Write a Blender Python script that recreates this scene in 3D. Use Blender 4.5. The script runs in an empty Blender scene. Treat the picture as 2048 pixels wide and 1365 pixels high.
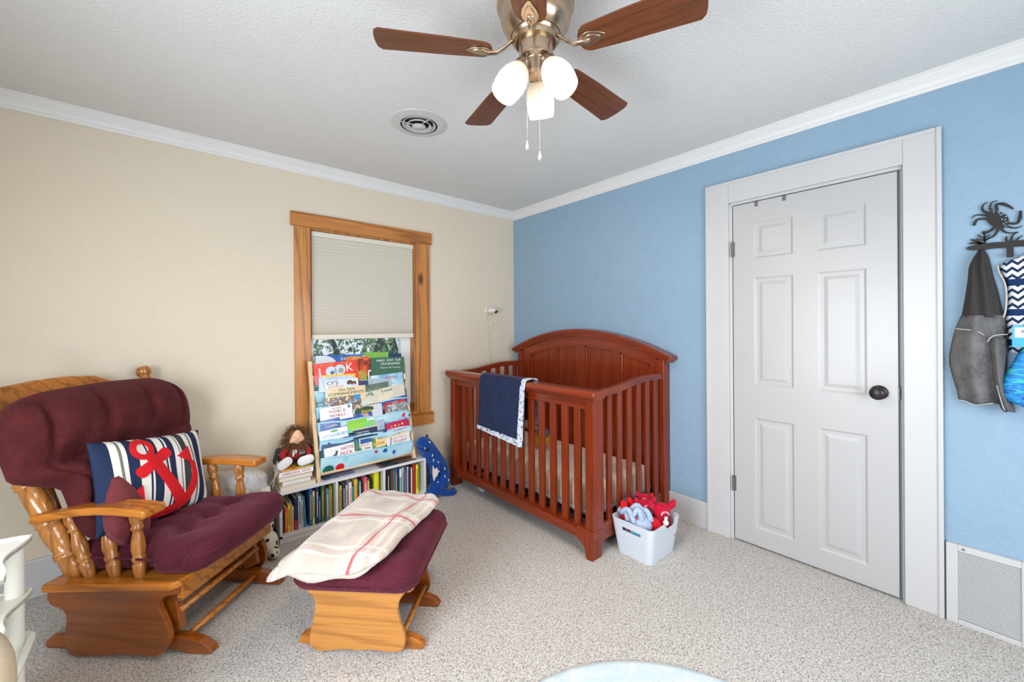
import bpy, bmesh, math, random
from mathutils import Matrix, Vector, Euler
from math import sin, cos, pi, radians, atan2, sqrt, exp, hypot
random.seed(7)
SC = bpy.context.scene
COL = SC.collection

# ------------------------------------------------------------------ camera
cam_d = bpy.data.cameras.new('camera')
cam = bpy.data.objects.new('camera', cam_d)
COL.objects.link(cam)
SC.camera = cam
cam_d.sensor_width = 36.0
cam_d.lens = 799.96 / 2048 * 36.0
cam_d.shift_y = -28.805 / 2048
cam_d.clip_start = 0.02
YAW, ROLL = 0.71138, 0.006245
fw = Vector((sin(YAW), cos(YAW), 0)); rt = Vector((cos(YAW), -sin(YAW), 0)); dn = Vector((0, 0, -1))
r2 = rt * cos(ROLL) + dn * sin(ROLL); d2 = -rt * sin(ROLL) + dn * cos(ROLL)
mw = Matrix((r2, -d2, -fw)).transposed().to_4x4()
mw.translation = Vector((-2.628, -3.018, 1.31))
cam.matrix_world = mw

# ------------------------------------------------------------------ view, world, lights
SC.view_settings.view_transform = 'Standard'
SC.view_settings.look = 'None'
SC.view_settings.exposure = -0.07
SC.view_settings.gamma = 1.0
SC.view_settings.use_curve_mapping = False
W = bpy.data.worlds.new('sky'); SC.world = W; W.use_nodes = True
bg = W.node_tree.nodes['Background']
bg.inputs['Color'].default_value = (0.80, 0.88, 1.0, 1)
bg.inputs['Strength'].default_value = 1.0
SC.cycles.max_bounces = 10
SC.cycles.diffuse_bounces = 6
SC.cycles.use_denoising = True


def area_light(name, loc, rot, sx, sy, power, col):
    L = bpy.data.lights.new(name, 'AREA'); L.shape = 'RECTANGLE'; L.size = sx; L.size_y = sy
    L.energy = power; L.color = col
    o = bpy.data.objects.new(name, L); COL.objects.link(o); o.location = loc; o.rotation_euler = rot
    return o

# daylight through the two windows behind and beside the camera (left wall, front wall)
area_light('daylight_left_window', (-3.74, -2.20, 1.15), (0, radians(-68), 0), 1.25, 1.10, 76, (0.84, 0.92, 1.0))
area_light('daylight_front_window', (-1.45, -4.12, 1.25), (radians(72), 0, 0), 1.5, 1.10, 42, (0.88, 0.94, 1.0))

# ------------------------------------------------------------------ materials
def S(r, g, b):
    def f(c):
        c /= 255.0
        return c / 12.92 if c <= 0.04045 else ((c + 0.055) / 1.055) ** 2.4
    return (f(r), f(g), f(b), 1.0)

_MC = {}
class NT:
    def __init__(self, name):
        self.m = bpy.data.materials.new(name); self.m.use_nodes = True
        self.t = self.m.node_tree; self.b = self.t.nodes['Principled BSDF']
        self._co = None
    def n(self, typ, **kw):
        nd = self.t.nodes.new(typ)
        for k, v in kw.items():
            if k in nd.inputs: nd.inputs[k].default_value = v
            else: setattr(nd, k, v)
        return nd
    def l(self, a, b): self.t.links.new(a, b)
    def co(self, scale=(1, 1, 1), rot=(0, 0, 0), loc=(0, 0, 0), kind='Object'):
        tc = self.n('ShaderNodeTexCoord'); mp = self.n('ShaderNodeMapping')
        mp.inputs['Scale'].default_value = scale; mp.inputs['Rotation'].default_value = rot
        mp.inputs['Location'].default_value = loc
        self.l(tc.outputs[kind], mp.inputs['Vector']); return mp.outputs['Vector']
    def noise(self, vec, scale, detail=3, rough=.5, dist=0):
        nd = self.n('ShaderNodeTexNoise'); nd.inputs['Scale'].default_value = scale
        nd.inputs['Detail'].default_value = detail; nd.inputs['Roughness'].default_value = rough
        nd.inputs['Distortion'].default_value = dist
        self.l(vec, nd.inputs['Vector']); return nd.outputs['Fac']
    def ramp(self, fac, stops, interp='LINEAR'):
        nd = self.n('ShaderNodeValToRGB'); cr = nd.color_ramp; cr.interpolation = interp
        while len(cr.elements) > 1: cr.elements.remove(cr.elements[-1])
        cr.elements[0].position = stops[0][0]; cr.elements[0].color = stops[0][1]
        for p, c in stops[1:]:
            e = cr.elements.new(p); e.color = c
        self.l(fac, nd.inputs['Fac']); return nd.outputs['Color']
    def mix(self, fac, a, b, mode='MIX'):
        nd = self.n('ShaderNodeMix', data_type='RGBA', blend_type=mode)
        for i, v in ((0, fac), (6, a), (7, b)):
            if hasattr(v, 'links') or hasattr(v, 'is_linked'): self.l(v, nd.inputs[i])
            else: nd.inputs[i].default_value = v
        return nd.outputs[2]
    def math(self, op, a, b=0.0):
        nd = self.n('ShaderNodeMath', operation=op)
        for i, v in ((0, a), (1, b)):
            if hasattr(v, 'is_linked'): self.l(v, nd.inputs[i])
            else: nd.inputs[i].default_value = v
        return nd.outputs[0]
    def bump(self, h, strength=.3, dist=.002):
        nd = self.n('ShaderNodeBump'); nd.inputs['Strength'].default_value = strength
        nd.inputs['Distance'].default_value = dist
        self.l(h, nd.inputs['Height']); self.l(nd.outputs['Normal'], self.b.inputs['Normal'])
    def col(self, c):
        if hasattr(c, 'is_linked'): self.l(c, self.b.inputs['Base Color'])
        else: self.b.inputs['Base Color'].default_value = c
    def set(self, rough=.5, metal=0, spec=.5, **kw):
        self.b.inputs['Roughness'].default_value = rough; self.b.inputs['Metallic'].default_value = metal
        self.b.inputs['Specular IOR Level'].default_value = spec
        for k, v in kw.items(): self.b.inputs[k].default_value = v

def plain(name, c, rough=.5, metal=0, spec=.5, bump=0, bscale=200, **kw):
    if name in _MC: return _MC[name]
    t = NT(name); v = t.co()
    nz = t.noise(v, bscale, 3)
    dark = tuple(q * (.97 if bscale < 5 else .9) for q in c[:3]) + (1,)
    t.col(t.ramp(nz, [(0.3, dark), (0.7, c)])); t.set(rough, metal, spec, **kw)
    if bump: t.bump(nz, bump, .002)
    _MC[name] = t.m; return t.m

def wood(name, c1, c2, c3, grain='z', scale=1.0, rough=.3, spec=.5, coat=0.0, rings=.5, knots=False):
    if name in _MC: return _MC[name]
    t = NT(name)
    s = [9 * scale] * 3; s['xyz'.index(grain)] = .7 * scale
    v = t.co(tuple(s))
    warp = t.noise(v, 1.6, 2, .5, .6)
    w = t.n('ShaderNodeTexWave', wave_type='BANDS', bands_direction='DIAGONAL')
    w.inputs['Scale'].default_value = .8; w.inputs['Distortion'].default_value = 9
    w.inputs['Detail'].default_value = 3; w.inputs['Detail Scale'].default_value = 1.4
    t.l(v, w.inputs['Vector'])
    fine = t.noise(t.co(tuple(q * 9 if i != 'xyz'.index(grain) else q * 3 for i, q in enumerate(s))), 1.5, 4, .6)
    a = t.ramp(warp, [(.35, c1), (.65, tuple(.5 * (p_ + q_) for p_, q_ in zip(c1, c2)))])
    b = t.mix(t.math('MULTIPLY', t.ramp(w.outputs['Fac'], [(.02, (1, 1, 1, 1)), (.30, (0, 0, 0, 1))]), rings), a, c3)
    f = t.mix(t.math('MULTIPLY', t.ramp(fine, [(.36, (1, 1, 1, 1)), (.52, (0, 0, 0, 1))]), .35), b, c3)
    if knots:
        vv = t.n('ShaderNodeTexVoronoi'); vv.inputs['Scale'].default_value = 1.0
        vs = [4.2] * 3; vs['xyz'.index(grain)] = 1.9
        t.l(t.co(tuple(vs), loc=(.3, .2, .15)), vv.inputs['Vector'])
        f = t.mix(t.ramp(vv.outputs['Distance'], [(.05, (1, 1, 1, 1)), (.13, (0, 0, 0, 1))]), f, S(96, 52, 22))
    t.col(f); t.set(rough, 0, spec, **{'Coat Weight': coat, 'Coat Roughness': .12})
    t.bump(fine, .12, .001)
    _MC[name] = t.m; return t.m

def wall_mat(name, c, bump=.5):
    t = NT(name); v = t.co()
    n1 = t.noise(v, 9, 4, .55, 1.2); n2 = t.noise(v, 55, 4, .6, .6); n3 = t.noise(v, 1.3, 2)
    t.col(t.mix(t.math('MULTIPLY', n3, .5), c, tuple(q * .93 for q in c[:3]) + (1,)))
    msk = t.ramp(n1, [(.42, (.15, .15, .15, 1)), (.62, (1, 1, 1, 1))])
    h = t.mix(1.0, t.ramp(n2, [(.35, (0, 0, 0, 1)), (.65, (1, 1, 1, 1))]), msk, 'MULTIPLY')
    t.set(.62, 0, .35); t.bump(h, bump, .006); return t.m

M_TAN = wall_mat('tan_paint', S(220, 208, 188), .28)
M_BLUE = wall_mat('blue_paint', S(142, 170, 193), .34)
M_WHITE = plain('white_trim_paint', S(198, 198, 199), .38, bscale=3)
M_DOOR = plain('white_door_paint', S(184, 184, 185), .34, bscale=3)
M_CRN = plain('crown_paint', S(226, 226, 225), .4, bscale=3)
M_BRIM = plain('neutral_wall_paint', S(214, 208, 196), .7)

def ceil_mat():
    t = NT('ceiling_stipple'); v = t.co()
    a = t.noise(v, 95, 3, .6); b = t.noise(v, 260, 2, .6)
    soot = t.noise(v, 1.6, 3); speck = t.noise(v, 180, 2, .7)
    vv = t.n('ShaderNodeTexVoronoi'); vv.inputs['Scale'].default_value = 1
    base = t.mix(t.math('MULTIPLY', soot, .35), S(222, 222, 221), S(210, 210, 209))
    fac = t.math('MULTIPLY', t.ramp(speck, [(.66, (0, 0, 0, 1)), (.74, (1, 1, 1, 1))]), t.ramp(soot, [(.52, (0, 0, 0, 1)), (.7, (1, 1, 1, 1))]))
    t.col(t.mix(fac, base, S(150, 140, 128)))
    h = t.math('ADD', t.ramp(a, [(.4, (0, 0, 0, 1)), (.62, (1, 1, 1, 1))]), t.math('MULTIPLY', b, .6))
    t.set(.8, 0, .2); t.bump(h, .32, .004); return t.m
M_CEIL = ceil_mat()

def carpet_mat():
    t = NT('speckled_carpet'); v = t.co()
    a = t.noise(v, 150, 2, .6, .8); b = t.noise(v, 420, 2, .6); c = t.noise(v, 3, 3)
    base = t.ramp(a, [(.32, S(128, 118, 110)), (.43, S(202, 193, 184)), (.53, S(240, 235, 230)), (.68, S(254, 252, 250))])
    base = t.mix(t.ramp(b, [(.54, (0, 0, 0, 1)), (.72, (.6, .6, .6, 1))]), base, S(146, 132, 120))
    base = t.mix(t.math('MULTIPLY', c, .10), base, S(200, 190, 180))
    t.col(base); t.set(.95, 0, .1, **{'Sheen Weight': .25})
    t.bump(t.math('ADD', a, t.math('MULTIPLY', b, .6)), .9, .012); return t.m
M_CARPET = carpet_mat()

OAK = wood('honey_oak', S(200, 124, 44), S(178, 102, 32), S(108, 56, 16), 'x', 1.3, .28, .45, .25)
OAKZ = wood('honey_oak_upright', S(192, 128, 62), S(172, 104, 46), S(112, 62, 24), 'z', 1.3, .22, .5, .6)
OAKD = wood('dark_oak', S(156, 84, 24), S(138, 70, 18), S(86, 40, 10), 'x', 1.0, .28, .5, .5, .35)  # darker oak tone for the lower and far parts
OAKL = wood('light_oak', S(204, 140, 68), S(188, 122, 52), S(140, 84, 32), 'x', 1.2, .26, .5, .5, .45)
CHERRY = wood('red_cherry_wood', S(136, 48, 12), S(112, 36, 8), S(64, 18, 4), 'z', .9, .30, .4, .2, .25)
CHERRYY = wood('red_cherry_wood_long', S(140, 50, 12), S(116, 38, 8), S(68, 20, 4), 'y', .9, .28, .45, .3, .25)
CHERRYX = wood('red_cherry_wood_side', S(134, 50, 18), S(112, 38, 12), S(68, 20, 6), 'x', .9, .28, .45, .3, .25)
PINE = wood('knotty_window_pine', S(200, 136, 72), S(182, 116, 56), S(128, 76, 34), 'z', .9, .38, .4, .2, .55, knots=True)
PINEX = wood('window_pine_cross', S(196, 130, 66), S(178, 110, 50), S(124, 70, 30), 'x', .9, .38, .4, .2, .6)
BIRCH = wood('pale_birch', S(232, 200, 158), S(222, 186, 142), S(196, 156, 110), 'z', .9, .45, .4, 0, .15)
BIRCHX = wood('pale_birch_cross', S(232, 200, 158), S(222, 186, 142), S(196, 156, 110), 'x', .9, .45, .4, 0, .15)
WALNUT = wood('dark_walnut_blade', S(112, 62, 34), S(88, 48, 26), S(46, 24, 14), 'x', 2.2, .4, .4, .1, .3)
BRONZE = plain('brushed_champagne_metal', S(190, 168, 144), .26, .95, bscale=40)
M_VINYL = plain('white_vinyl', S(238, 240, 243), .35)
M_MELA = plain('white_laminate', S(226, 226, 228), .4)
M_PLW = plain('white_plastic', S(222, 220, 210), .35, bscale=3, **{'Subsurface Weight': .05})
M_PLG = plain('soft_white_plastic', S(218, 226, 234), .4)
M_BLACK = plain('matte_black_metal', S(34, 32, 32), .45, .3)
M_DBRONZE = plain('oil_rubbed_bronze', S(58, 54, 52), .35, .7)
M_STEEL = plain('dull_steel', S(120, 120, 122), .45, .6)
M_DARK = plain('gap_shade_black', S(18, 18, 20), .9)  # near-black colour standing in for the shade inside gaps
M_PAPER = plain('book_pages', S(226, 220, 206), .8, bscale=300)

def velvet(name, c1, c2, rib=90, axis=(1, 0, 0), ribamt=.35, sheen=.6):
    t = NT(name); v = t.co()
    nz = t.noise(v, 14, 4, .6); f = t.noise(v, 260, 2)
    w = t.n('ShaderNodeTexWave', wave_type='BANDS', bands_direction='X' if axis[0] else 'Y')
    w.inputs['Scale'].default_value = rib; w.inputs['Distortion'].default_value = 7; w.inputs['Detail'].default_value = 3; w.inputs['Detail Scale'].default_value = 2
    t.l(v, w.inputs['Vector'])
    c = t.ramp(nz, [(.3, c1), (.7, c2)])
    c = t.mix(t.math('MULTIPLY', t.ramp(w.outputs['Fac'], [(.25, (0, 0, 0, 1)), (.9, (1, 1, 1, 1))]), ribamt), c, tuple(min(1, q * 1.7) for q in c2[:3]) + (1,))
    t.col(c); t.set(.85, 0, .15, **{'Sheen Weight': sheen, 'Sheen Roughness': .4, 'Sheen Tint': (.9, .35, .45, 1)})
    t.bump(t.math('ADD', w.outputs['Fac'], f), .45, .003); return t.m
M_MAROON = velvet('maroon_corduroy', S(70, 24, 36), S(86, 33, 46), 36, (0, 1, 0), .22, .25)
M_MAROON2 = velvet('burgundy_chenille_back', S(72, 27, 30), S(90, 37, 38), 60, (0, 1, 0), .10, .10)
M_MAROON3 = velvet('dusty_maroon_corduroy', S(104, 46, 50), S(122, 58, 60), 120, (0, 1, 0), .15, .3)

# ------------------------------------------------------------------ mesh builder
class MB:
    def __init__(self):
        self.v = []; self.f = []; self.mi = []; self.T = Matrix.Identity(4); self.m = 0; self.uv = None
    def add(self, vs, fs):
        o = len(self.v); T = self.T
        self.v += [tuple(T @ Vector(p)) for p in vs]
        self.f += [tuple(i + o for i in f) for f in fs]; self.mi += [self.m] * len(fs)
        return self
    def box(self, x0, x1, y0, y1, z0, z1):
        return self.add([(x, y, z) for z in (z0, z1) for y in (y0, y1) for x in (x0, x1)],
                        [(0, 2, 3, 1), (4, 5, 7, 6), (0, 1, 5, 4), (2, 6, 7, 3), (0, 4, 6, 2), (1, 3, 7, 5)])
    def prism(self, pts, a0, a1, axis='y'):
        """2-D outline extruded along axis; outline order (x,z) for y, (y,z) for x, (x,y) for z"""
        def P(p, a):
            return {'y': (p[0], a, p[1]), 'x': (a, p[0], p[1]), 'z': (p[0], p[1], a)}[axis]
        n = len(pts)
        vs = [P(p, a0) for p in pts] + [P(p, a1) for p in pts]
        fs = [tuple(range(n)), tuple(range(2 * n - 1, n - 1, -1))]
        fs += [(i, i + n, (i + 1) % n + n, (i + 1) % n) for i in range(n)]
        return self.add(vs, fs)
    def lathe(self, prof, seg=20, M=None, cap=True):
        """profile [(r,h)...] about local z"""
        T0 = self.T
        if M is not None: self.T = T0 @ M
        vs = []; fs = []; n = len(prof)
        for r, h in prof:
            for k in range(seg):
                a = 2 * pi * k / seg; vs.append((r * cos(a), r * sin(a), h))
        for i in range(n - 1):
            for k in range(seg):
                k2 = (k + 1) % seg
                fs.append((i * seg + k, i * seg + k2, (i + 1) * seg + k2, (i + 1) * seg + k))
        if cap:
            fs.append(tuple(range(seg - 1, -1, -1))); fs.append(tuple((n - 1) * seg + k for k in range(seg)))
        self.add(vs, fs); self.T = T0; return self
    def spin(self, p0, p1, prof, seg=16):
        """lathe along the segment p0->p1; prof h in 0..1"""
        p0 = Vector(p0); p1 = Vector(p1); d = p1 - p0; L = d.length
        M = Matrix.Translation(p0) @ d.to_track_quat('Z', 'Y').to_matrix().to_4x4()
        return self.lathe([(r, h * L) for r, h in prof], seg, M)
    def tube(self, path, r, seg=8, closed=False, cap=True, flat=None):
        P = [Vector(p) for p in path]; n = len(P)
        R = r if isinstance(r, (list, tuple)) else [r] * n
        vs = []; up = None
        for i in range(n):
            if closed: d = P[(i + 1) % n] - P[i - 1]
            else: d = P[min(i + 1, n - 1)] - P[max(i - 1, 0)]
            d = d.normalized() if d.length else Vector((0, 0, 1))
            if up is None:
                up = Vector((0, 0, 1)) if abs(d.z) < .9 else Vector((1, 0, 0))
            a = d.cross(up)
            if a.length < 1e-4: a = d.cross(Vector((0, 1, 0)))
            a.normalize(); b = a.cross(d).normalized(); up = b
            for k in range(seg):
                t = 2 * pi * k / seg
                vs.append(P[i] + a * (R[i] * cos(t)) + b * (R[i] * sin(t) * (flat or 1)))
        fs = []
        m = n if closed else n - 1
        for i in range(m):
            j = (i + 1) % n
            for k in range(seg):
                k2 = (k + 1) % seg
                fs.append((i * seg + k, i * seg + k2, j * seg + k2, j * seg + k))
        if cap and not closed:
            fs.append(tuple(range(seg - 1, -1, -1))); fs.append(tuple((n - 1) * seg + k for k in range(seg)))
        return self.add(vs, fs)
    def grid(self, fn, nu, nv, closed_u=False):
        vs = [fn(i / nu, j / nv) for j in range(nv + 1) for i in range(nu + 1)]
        w = nu + 1
        fs = [(j * w + i, j * w + i + 1, (j + 1) * w + i + 1, (j + 1) * w + i) for j in range(nv) for i in range(nu)]
        return self.add(vs, fs)
    def ball(self, c, r, nu=16, nv=10, fn=None):
        r = (r, r, r) if isinstance(r, (int, float)) else r
        vs = []; fs = []
        for j in range(nv + 1):
            th = pi * j / nv
            for i in range(nu):
                ph = 2 * pi * i / nu
                d = Vector((sin(th) * cos(ph), sin(th) * sin(ph), cos(th)))
                k = fn(d) if fn else 1
                vs.append((c[0] + r[0] * d.x * k, c[1] + r[1] * d.y * k, c[2] + r[2] * d.z * k))
        for j in range(nv):
            for i in range(nu):
                i2 = (i + 1) % nu
                if j == 0: fs.append((i, nu + i, nu + i2))
                elif j == nv - 1: fs.append((j * nu + i, (j + 1) * nu + i, j * nu + i2))
                else: fs.append((j * nu + i, (j + 1) * nu + i, (j + 1) * nu + i2, j * nu + i2))
        return self.add(vs, fs)
    def rbox(self, h, r, n=10, fn=None, c=(0, 0, 0)):
        """rounded box: half sizes h, edge radius r (scalar or xyz), optional warp fn(x,y,z)->xyz"""
        r = (r, r, r) if isinstance(r, (int, float)) else r
        vs = {}; vl = []; fs = []
        nn = (n, n, n) if isinstance(n, int) else n
        def T(k, m): 
            t = 2 * k / m - 1
            return sin(t * pi / 2) * .55 + t * .45
        def idx(key):
            if key in vs: return vs[key]
            q = [T(key[a], nn[a]) for a in range(3)]
            p = []; dd = []
            for a in range(3):
                full = q[a] * h[a]; lim = h[a] - r[a]
                cc = max(-lim, min(lim, full)); p.append(cc); dd.append((full - cc) / r[a] if r[a] else 0)
            L = sqrt(sum(x * x for x in dd)); mx = max(abs(x) for x in dd)
            if L > 1e-9:
                k = mx / L
                dd = [x * k for x in dd]
            P = [p[a] + dd[a] * r[a] for a in range(3)]
            if fn: P = fn(*P)
            vs[key] = len(vl); vl.append((P[0] + c[0], P[1] + c[1], P[2] + c[2])); return vs[key]
        for ax in range(3):
            a, b = [(1, 2), (2, 0), (0, 1)][ax]
            for side in (0, nn[ax]):
                for i in range(nn[a]):
                    for j in range(nn[b]):
                        q = []
                        for (di, dj) in ((0, 0), (1, 0), (1, 1), (0, 1)):
                            k = [0, 0, 0]; k[ax] = side; k[a] = i + di; k[b] = j + dj; q.append(idx(tuple(k)))
                        fs.append(tuple(q) if side else tuple(reversed(q)))
        return self.add(vl, fs)
    def build(self, name, mats, parent=None, smooth=False, bevel=0, kind=None, label=None, fix=False, auto=None):
        me = bpy.data.meshes.new(name); me.from_pydata(self.v, [], self.f)
        mats = mats if isinstance(mats, (list, tuple)) else [mats]
        for m in mats: me.materials.append(m)
        me.polygons.foreach_set('material_index', self.mi)
        if fix:
            b = bmesh.new(); b.from_mesh(me); bmesh.ops.remove_doubles(b, verts=b.verts, dist=1e-5)
            bmesh.ops.recalc_face_normals(b, faces=b.faces); b.to_mesh(me); b.free()
        if smooth: me.polygons.foreach_set('use_smooth', [True] * len(me.polygons))
        if auto: me.set_sharp_from_angle(angle=radians(auto))
        o = bpy.data.objects.new(name, me); COL.objects.link(o)
        if parent: o.parent = parent
        if bevel:
            md = o.modifiers.new('bevel', 'BEVEL'); md.width = bevel; md.segments = 2; md.limit_method = 'ANGLE'; md.angle_limit = radians(35)
        if kind: o['kind'] = kind
        if label: o['label'] = label
        return o

def tag(o, label, cat, group=None):
    o['label'] = label; o['category'] = cat
    if group: o['group'] = group
    return o
def thing(name, label, cat, loc=(0, 0, 0), rot=(0, 0, 0), group=None):
    o = bpy.data.objects.new(name, None); COL.objects.link(o); o.empty_display_size = .05
    o.location = loc; o.rotation_euler = rot
    return tag(o, label, cat, group)
def TR(loc=(0, 0, 0), rot=(0, 0, 0), sc=(1, 1, 1)):
    return Matrix.LocRotScale(Vector(loc), Euler(rot), Vector(sc))
def text_part(name, s, mat, size, parent, loc, rot=(pi / 2, 0, 0), width=None, bold=0.0, align='CENTER', ext=.0004, shear=0):
    cu = bpy.data.curves.new(name, 'FONT'); cu.body = s; cu.size = size; cu.align_x = align; cu.align_y = 'CENTER'
    cu.extrude = ext; cu.offset = bold; cu.resolution_u = 2; cu.shear = shear
    tmp = bpy.data.objects.new(name, cu)
    me = bpy.data.meshes.new_from_object(tmp); bpy.data.objects.remove(tmp); bpy.data.curves.remove(cu)
    me.name = name; me.materials.clear(); me.materials.append(mat)
    o = bpy.data.objects.new(name, me); COL.objects.link(o); o.parent = parent
    o.location = loc; o.rotation_euler = rot
    if width and len(me.vertices):
        xs = [v.co.x for v in me.vertices]; w = max(xs) - min(xs)
        if w > 0: o.scale = (width / w, 1, 1)
    return o
def struct(o):
    o['kind'] = 'structure'; return o
def frame_T(O, deg):
    return Matrix.Translation(Vector((O[0], O[1], 0))) @ Matrix.Rotation(radians(deg), 4, 'Z')

# ================================================================== ROOM
H = 2.44; XL = -3.80; YF = -4.20
b = MB(); b.box(XL - .2, .3, YF - .2, .3, -.05, 0); struct(b.build('floor', M_CARPET))
b = MB(); b.box(XL - .2, .3, YF - .2, .3, H, H + .05); struct(b.build('ceiling', M_CEIL))
# back (tan) wall with window opening
WX0, WX1, WZ0, WZ1 = -1.885, -1.068, .62, 2.005
b = MB()
b.box(XL, WX0, 0, .14, 0, H).box(WX1, .14, 0, .14, 0, H).box(WX0, WX1, 0, .14, 0, WZ0).box(WX0, WX1, 0, .14, WZ1, H)
struct(b.build('wall_back', M_TAN))
# right (blue) wall with door opening
DY0, DY1, DZ = -2.792, -2.040, 2.05
b = MB()
b.box(0, .14, DY1, 0, 0, H).box(0, .14, YF, DY0, 0, H).box(0, .14, DY0, DY1, DZ, H)
struct(b.build('wall_right', M_BLUE))
b = MB(); b.box(.12, .14, DY0, DY1, 0, DZ); struct(b.build('light_block_panel', M_DARK))  # unseen dark panel added behind the door to block light through its gaps
# left wall and front wall, each with a window opening
def holed(x0, x1, z0, z1, a0, a1, t0, t1, ax):
    b = MB()
    def bx(p0, p1, q0, q1):
        if ax == 'x': b.box(p0, p1, t0, t1, q0, q1)
        else: b.box(t0, t1, p0, p1, q0, q1)
    bx(a0, x0, 0, H); bx(x1, a1, 0, H); bx(x0, x1, 0, z0); bx(x0, x1, z1, H); return b
struct(holed(-2.80, -1.60, .58, 1.75, YF, 0, XL - .1, XL, 'y').build('wall_left', M_BRIM))
struct(holed(-2.25, -.65, .68, 1.85, XL, 0, YF - .1, YF, 'x').build('wall_front', M_BRIM))
for nm, c, ax in (('window_2', (-2.80, -1.60, .58, 1.75), 'y'), ('window_3', (-2.25, -.65, .68, 1.85), 'x')):
    b = MB(); w = .05
    for (p0, p1, q0, q1) in ((c[0], c[0] + w, c[2], c[3]), (c[1] - w, c[1], c[2], c[3]), (c[0], c[1], c[2], c[2] + w), (c[0], c[1], c[3] - w, c[3])):
        if ax == 'y': b.box(XL - .08, XL - .03, p0, p1, q0, q1)
        else: b.box(p0, p1, YF - .08, YF - .03, q0, q1)
    struct(b.build(nm, M_VINYL, bevel=.003))

# baseboards
def bboard(nm, fn): struct(fn(MB()).build(nm, M_WHITE, bevel=.004))
bboard('baseboard_back', lambda b: b.box(XL, -.018, -.018, 0, 0, .185))
bboard('baseboard_right', lambda b: b.box(-.018, 0, -1.893, 0, 0, .172).box(-.018, 0, YF, -3.172, 0, .172))
bboard('baseboard_left', lambda b: b.box(XL, XL + .018, YF, 0, 0, .172))
bboard('baseboard_front', lambda b: b.box(XL, 0, YF, YF + .018, 0, .172))
# crown moulding profile
CP = [(0, 2.366), (.006, 2.366), (.012, 2.376), (.018, 2.382), (.026, 2.398), (.040, 2.414), (.046, 2.420), (.052, 2.428), (.058, 2.432), (.058, 2.44), (0, 2.44)]
b = MB(); b.prism([(-a, z) for a, z in CP], XL, 0, 'x'); struct(b.build('trim_2', M_CRN))
b = MB(); b.prism([(-a, z) for a, z in CP], YF, 0, 'y'); struct(b.build('trim_3', M_CRN))
b = MB(); b.prism([(XL + a, z) for a, z in CP], YF, 0, 'y'); struct(b.build('trim_4', M_WHITE))
b = MB(); b.prism([(YF + a, z) for a, z in CP], XL, 0, 'x'); struct(b.build('trim_5', M_WHITE))

# ------------------------------------------------------------------ door
door = thing('door_1', 'white six panel door with dark bronze knob', 'door'); door['kind'] = 'structure'
del door['category']
DA, DB = -2.776, -2.050           # door leaf y range
b = MB(); XF = -.004              # face plane
panels = [(-2.665, -2.470, 1.703, 1.915), (-2.358, -2.164, 1.703, 1.915), (-2.665, -2.470, .957, 1.590),
          (-2.358, -2.164, .957, 1.590), (-2.660, -2.465, .115, .762), (-2.356, -2.162, .115, .762)]
ys = [DA, -2.665, -2.468, -2.358, -2.163, DB]; zs = [.012, .115, .762, .957, 1.590, 1.703, 1.915, 2.036]
for i in range(5):
    for j in range(7):
        if i in (1, 3) and j in (1, 3, 5): continue
        b.box(XF, .034, ys[i], ys[i + 1], zs[j], zs[j + 1])
leaf = b.build('door_leaf', M_DOOR, door, fix=True)
for i in (1, 3):
    for j in (1, 3, 5):
        y0, y1, z0, z1 = ys[i], ys[i + 1], zs[j], zs[j + 1]
        rings = [(0, XF), (.010, XF + .006), (.026, XF + .006), (.044, XF + .001), (.048, XF + .001)]
        b = MB(); vs = []
        for d, x in rings:
            vs += [(x, y0 + d, z0 + d), (x, y1 - d, z0 + d), (x, y1 - d, z1 - d), (x, y0 + d, z1 - d)]
        fs = []
        for k in range(len(rings) - 1):
            for q in range(4):
                fs.append((k * 4 + q, k * 4 + (q + 1) % 4, (k + 1) * 4 + (q + 1) % 4, (k + 1) * 4 + q))
        k = len(rings) - 1; fs.append((k * 4, k * 4 + 1, k * 4 + 2, k * 4 + 3))
        vs += [(.03, y0, z0), (.03, y1, z0), (.03, y1, z1), (.03, y0, z1)]
        n0 = len(rings) * 4
        fs += [(n0 + q, n0 + (q + 1) % 4, (q + 1) % 4, q) for q in range(4)] + [(n0 + 3, n0 + 2, n0 + 1, n0)]
        b.add(vs, fs); b.build('door_panel', M_DOOR, door, fix=True)
for z in (1.773, 1.06, .345):
    b = MB(); b.lathe([(.0065, -.045), (.0065, .045)], 10, TR((XF - .006, DB + .004, z)))
    b.box(XF - .003, XF + .001, DB - .010, DB + .012, z - .045, z + .045)
    for q in (-.03, 0, .03): b.lathe([(.0075, -.002), (.0075, .002)], 10, TR((XF - .006, DB + .004, z + q)))
    if z != 1.06: b.build('hinge', M_STEEL, door, auto=40)
b = MB(); KZ, KY = .979, -2.709
b.lathe([(.034, 0), (.034, .006), (.029, .009), (.012, .011), (.011, .032), (.022, .036), (.030, .046), (.031, .056), (.027, .064), (.014, .069), (.0, .0695)], 28,
        TR((XF, KY, KZ), (0, -pi / 2, 0)), cap=False)
b.build('door_knob', M_DBRONZE, door, smooth=True)
b = MB(); b.box(XF - .001, .02, DA - .004, DA + .001, KZ - .03, KZ + .03); b.build('latch_plate', M_STEEL, door)
for y in (-2.178, -2.318):   # over-door hook tabs
    b = MB(); b.box(XF - .003, XF, y - .0085, y + .0085, 2.008, 2.038).box(XF - .003, .036, y - .0085, y + .0085, 2.036, 2.039)
    b.build('hook_tab', M_STEEL, door, label='grey metal over-door hook tab')
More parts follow.
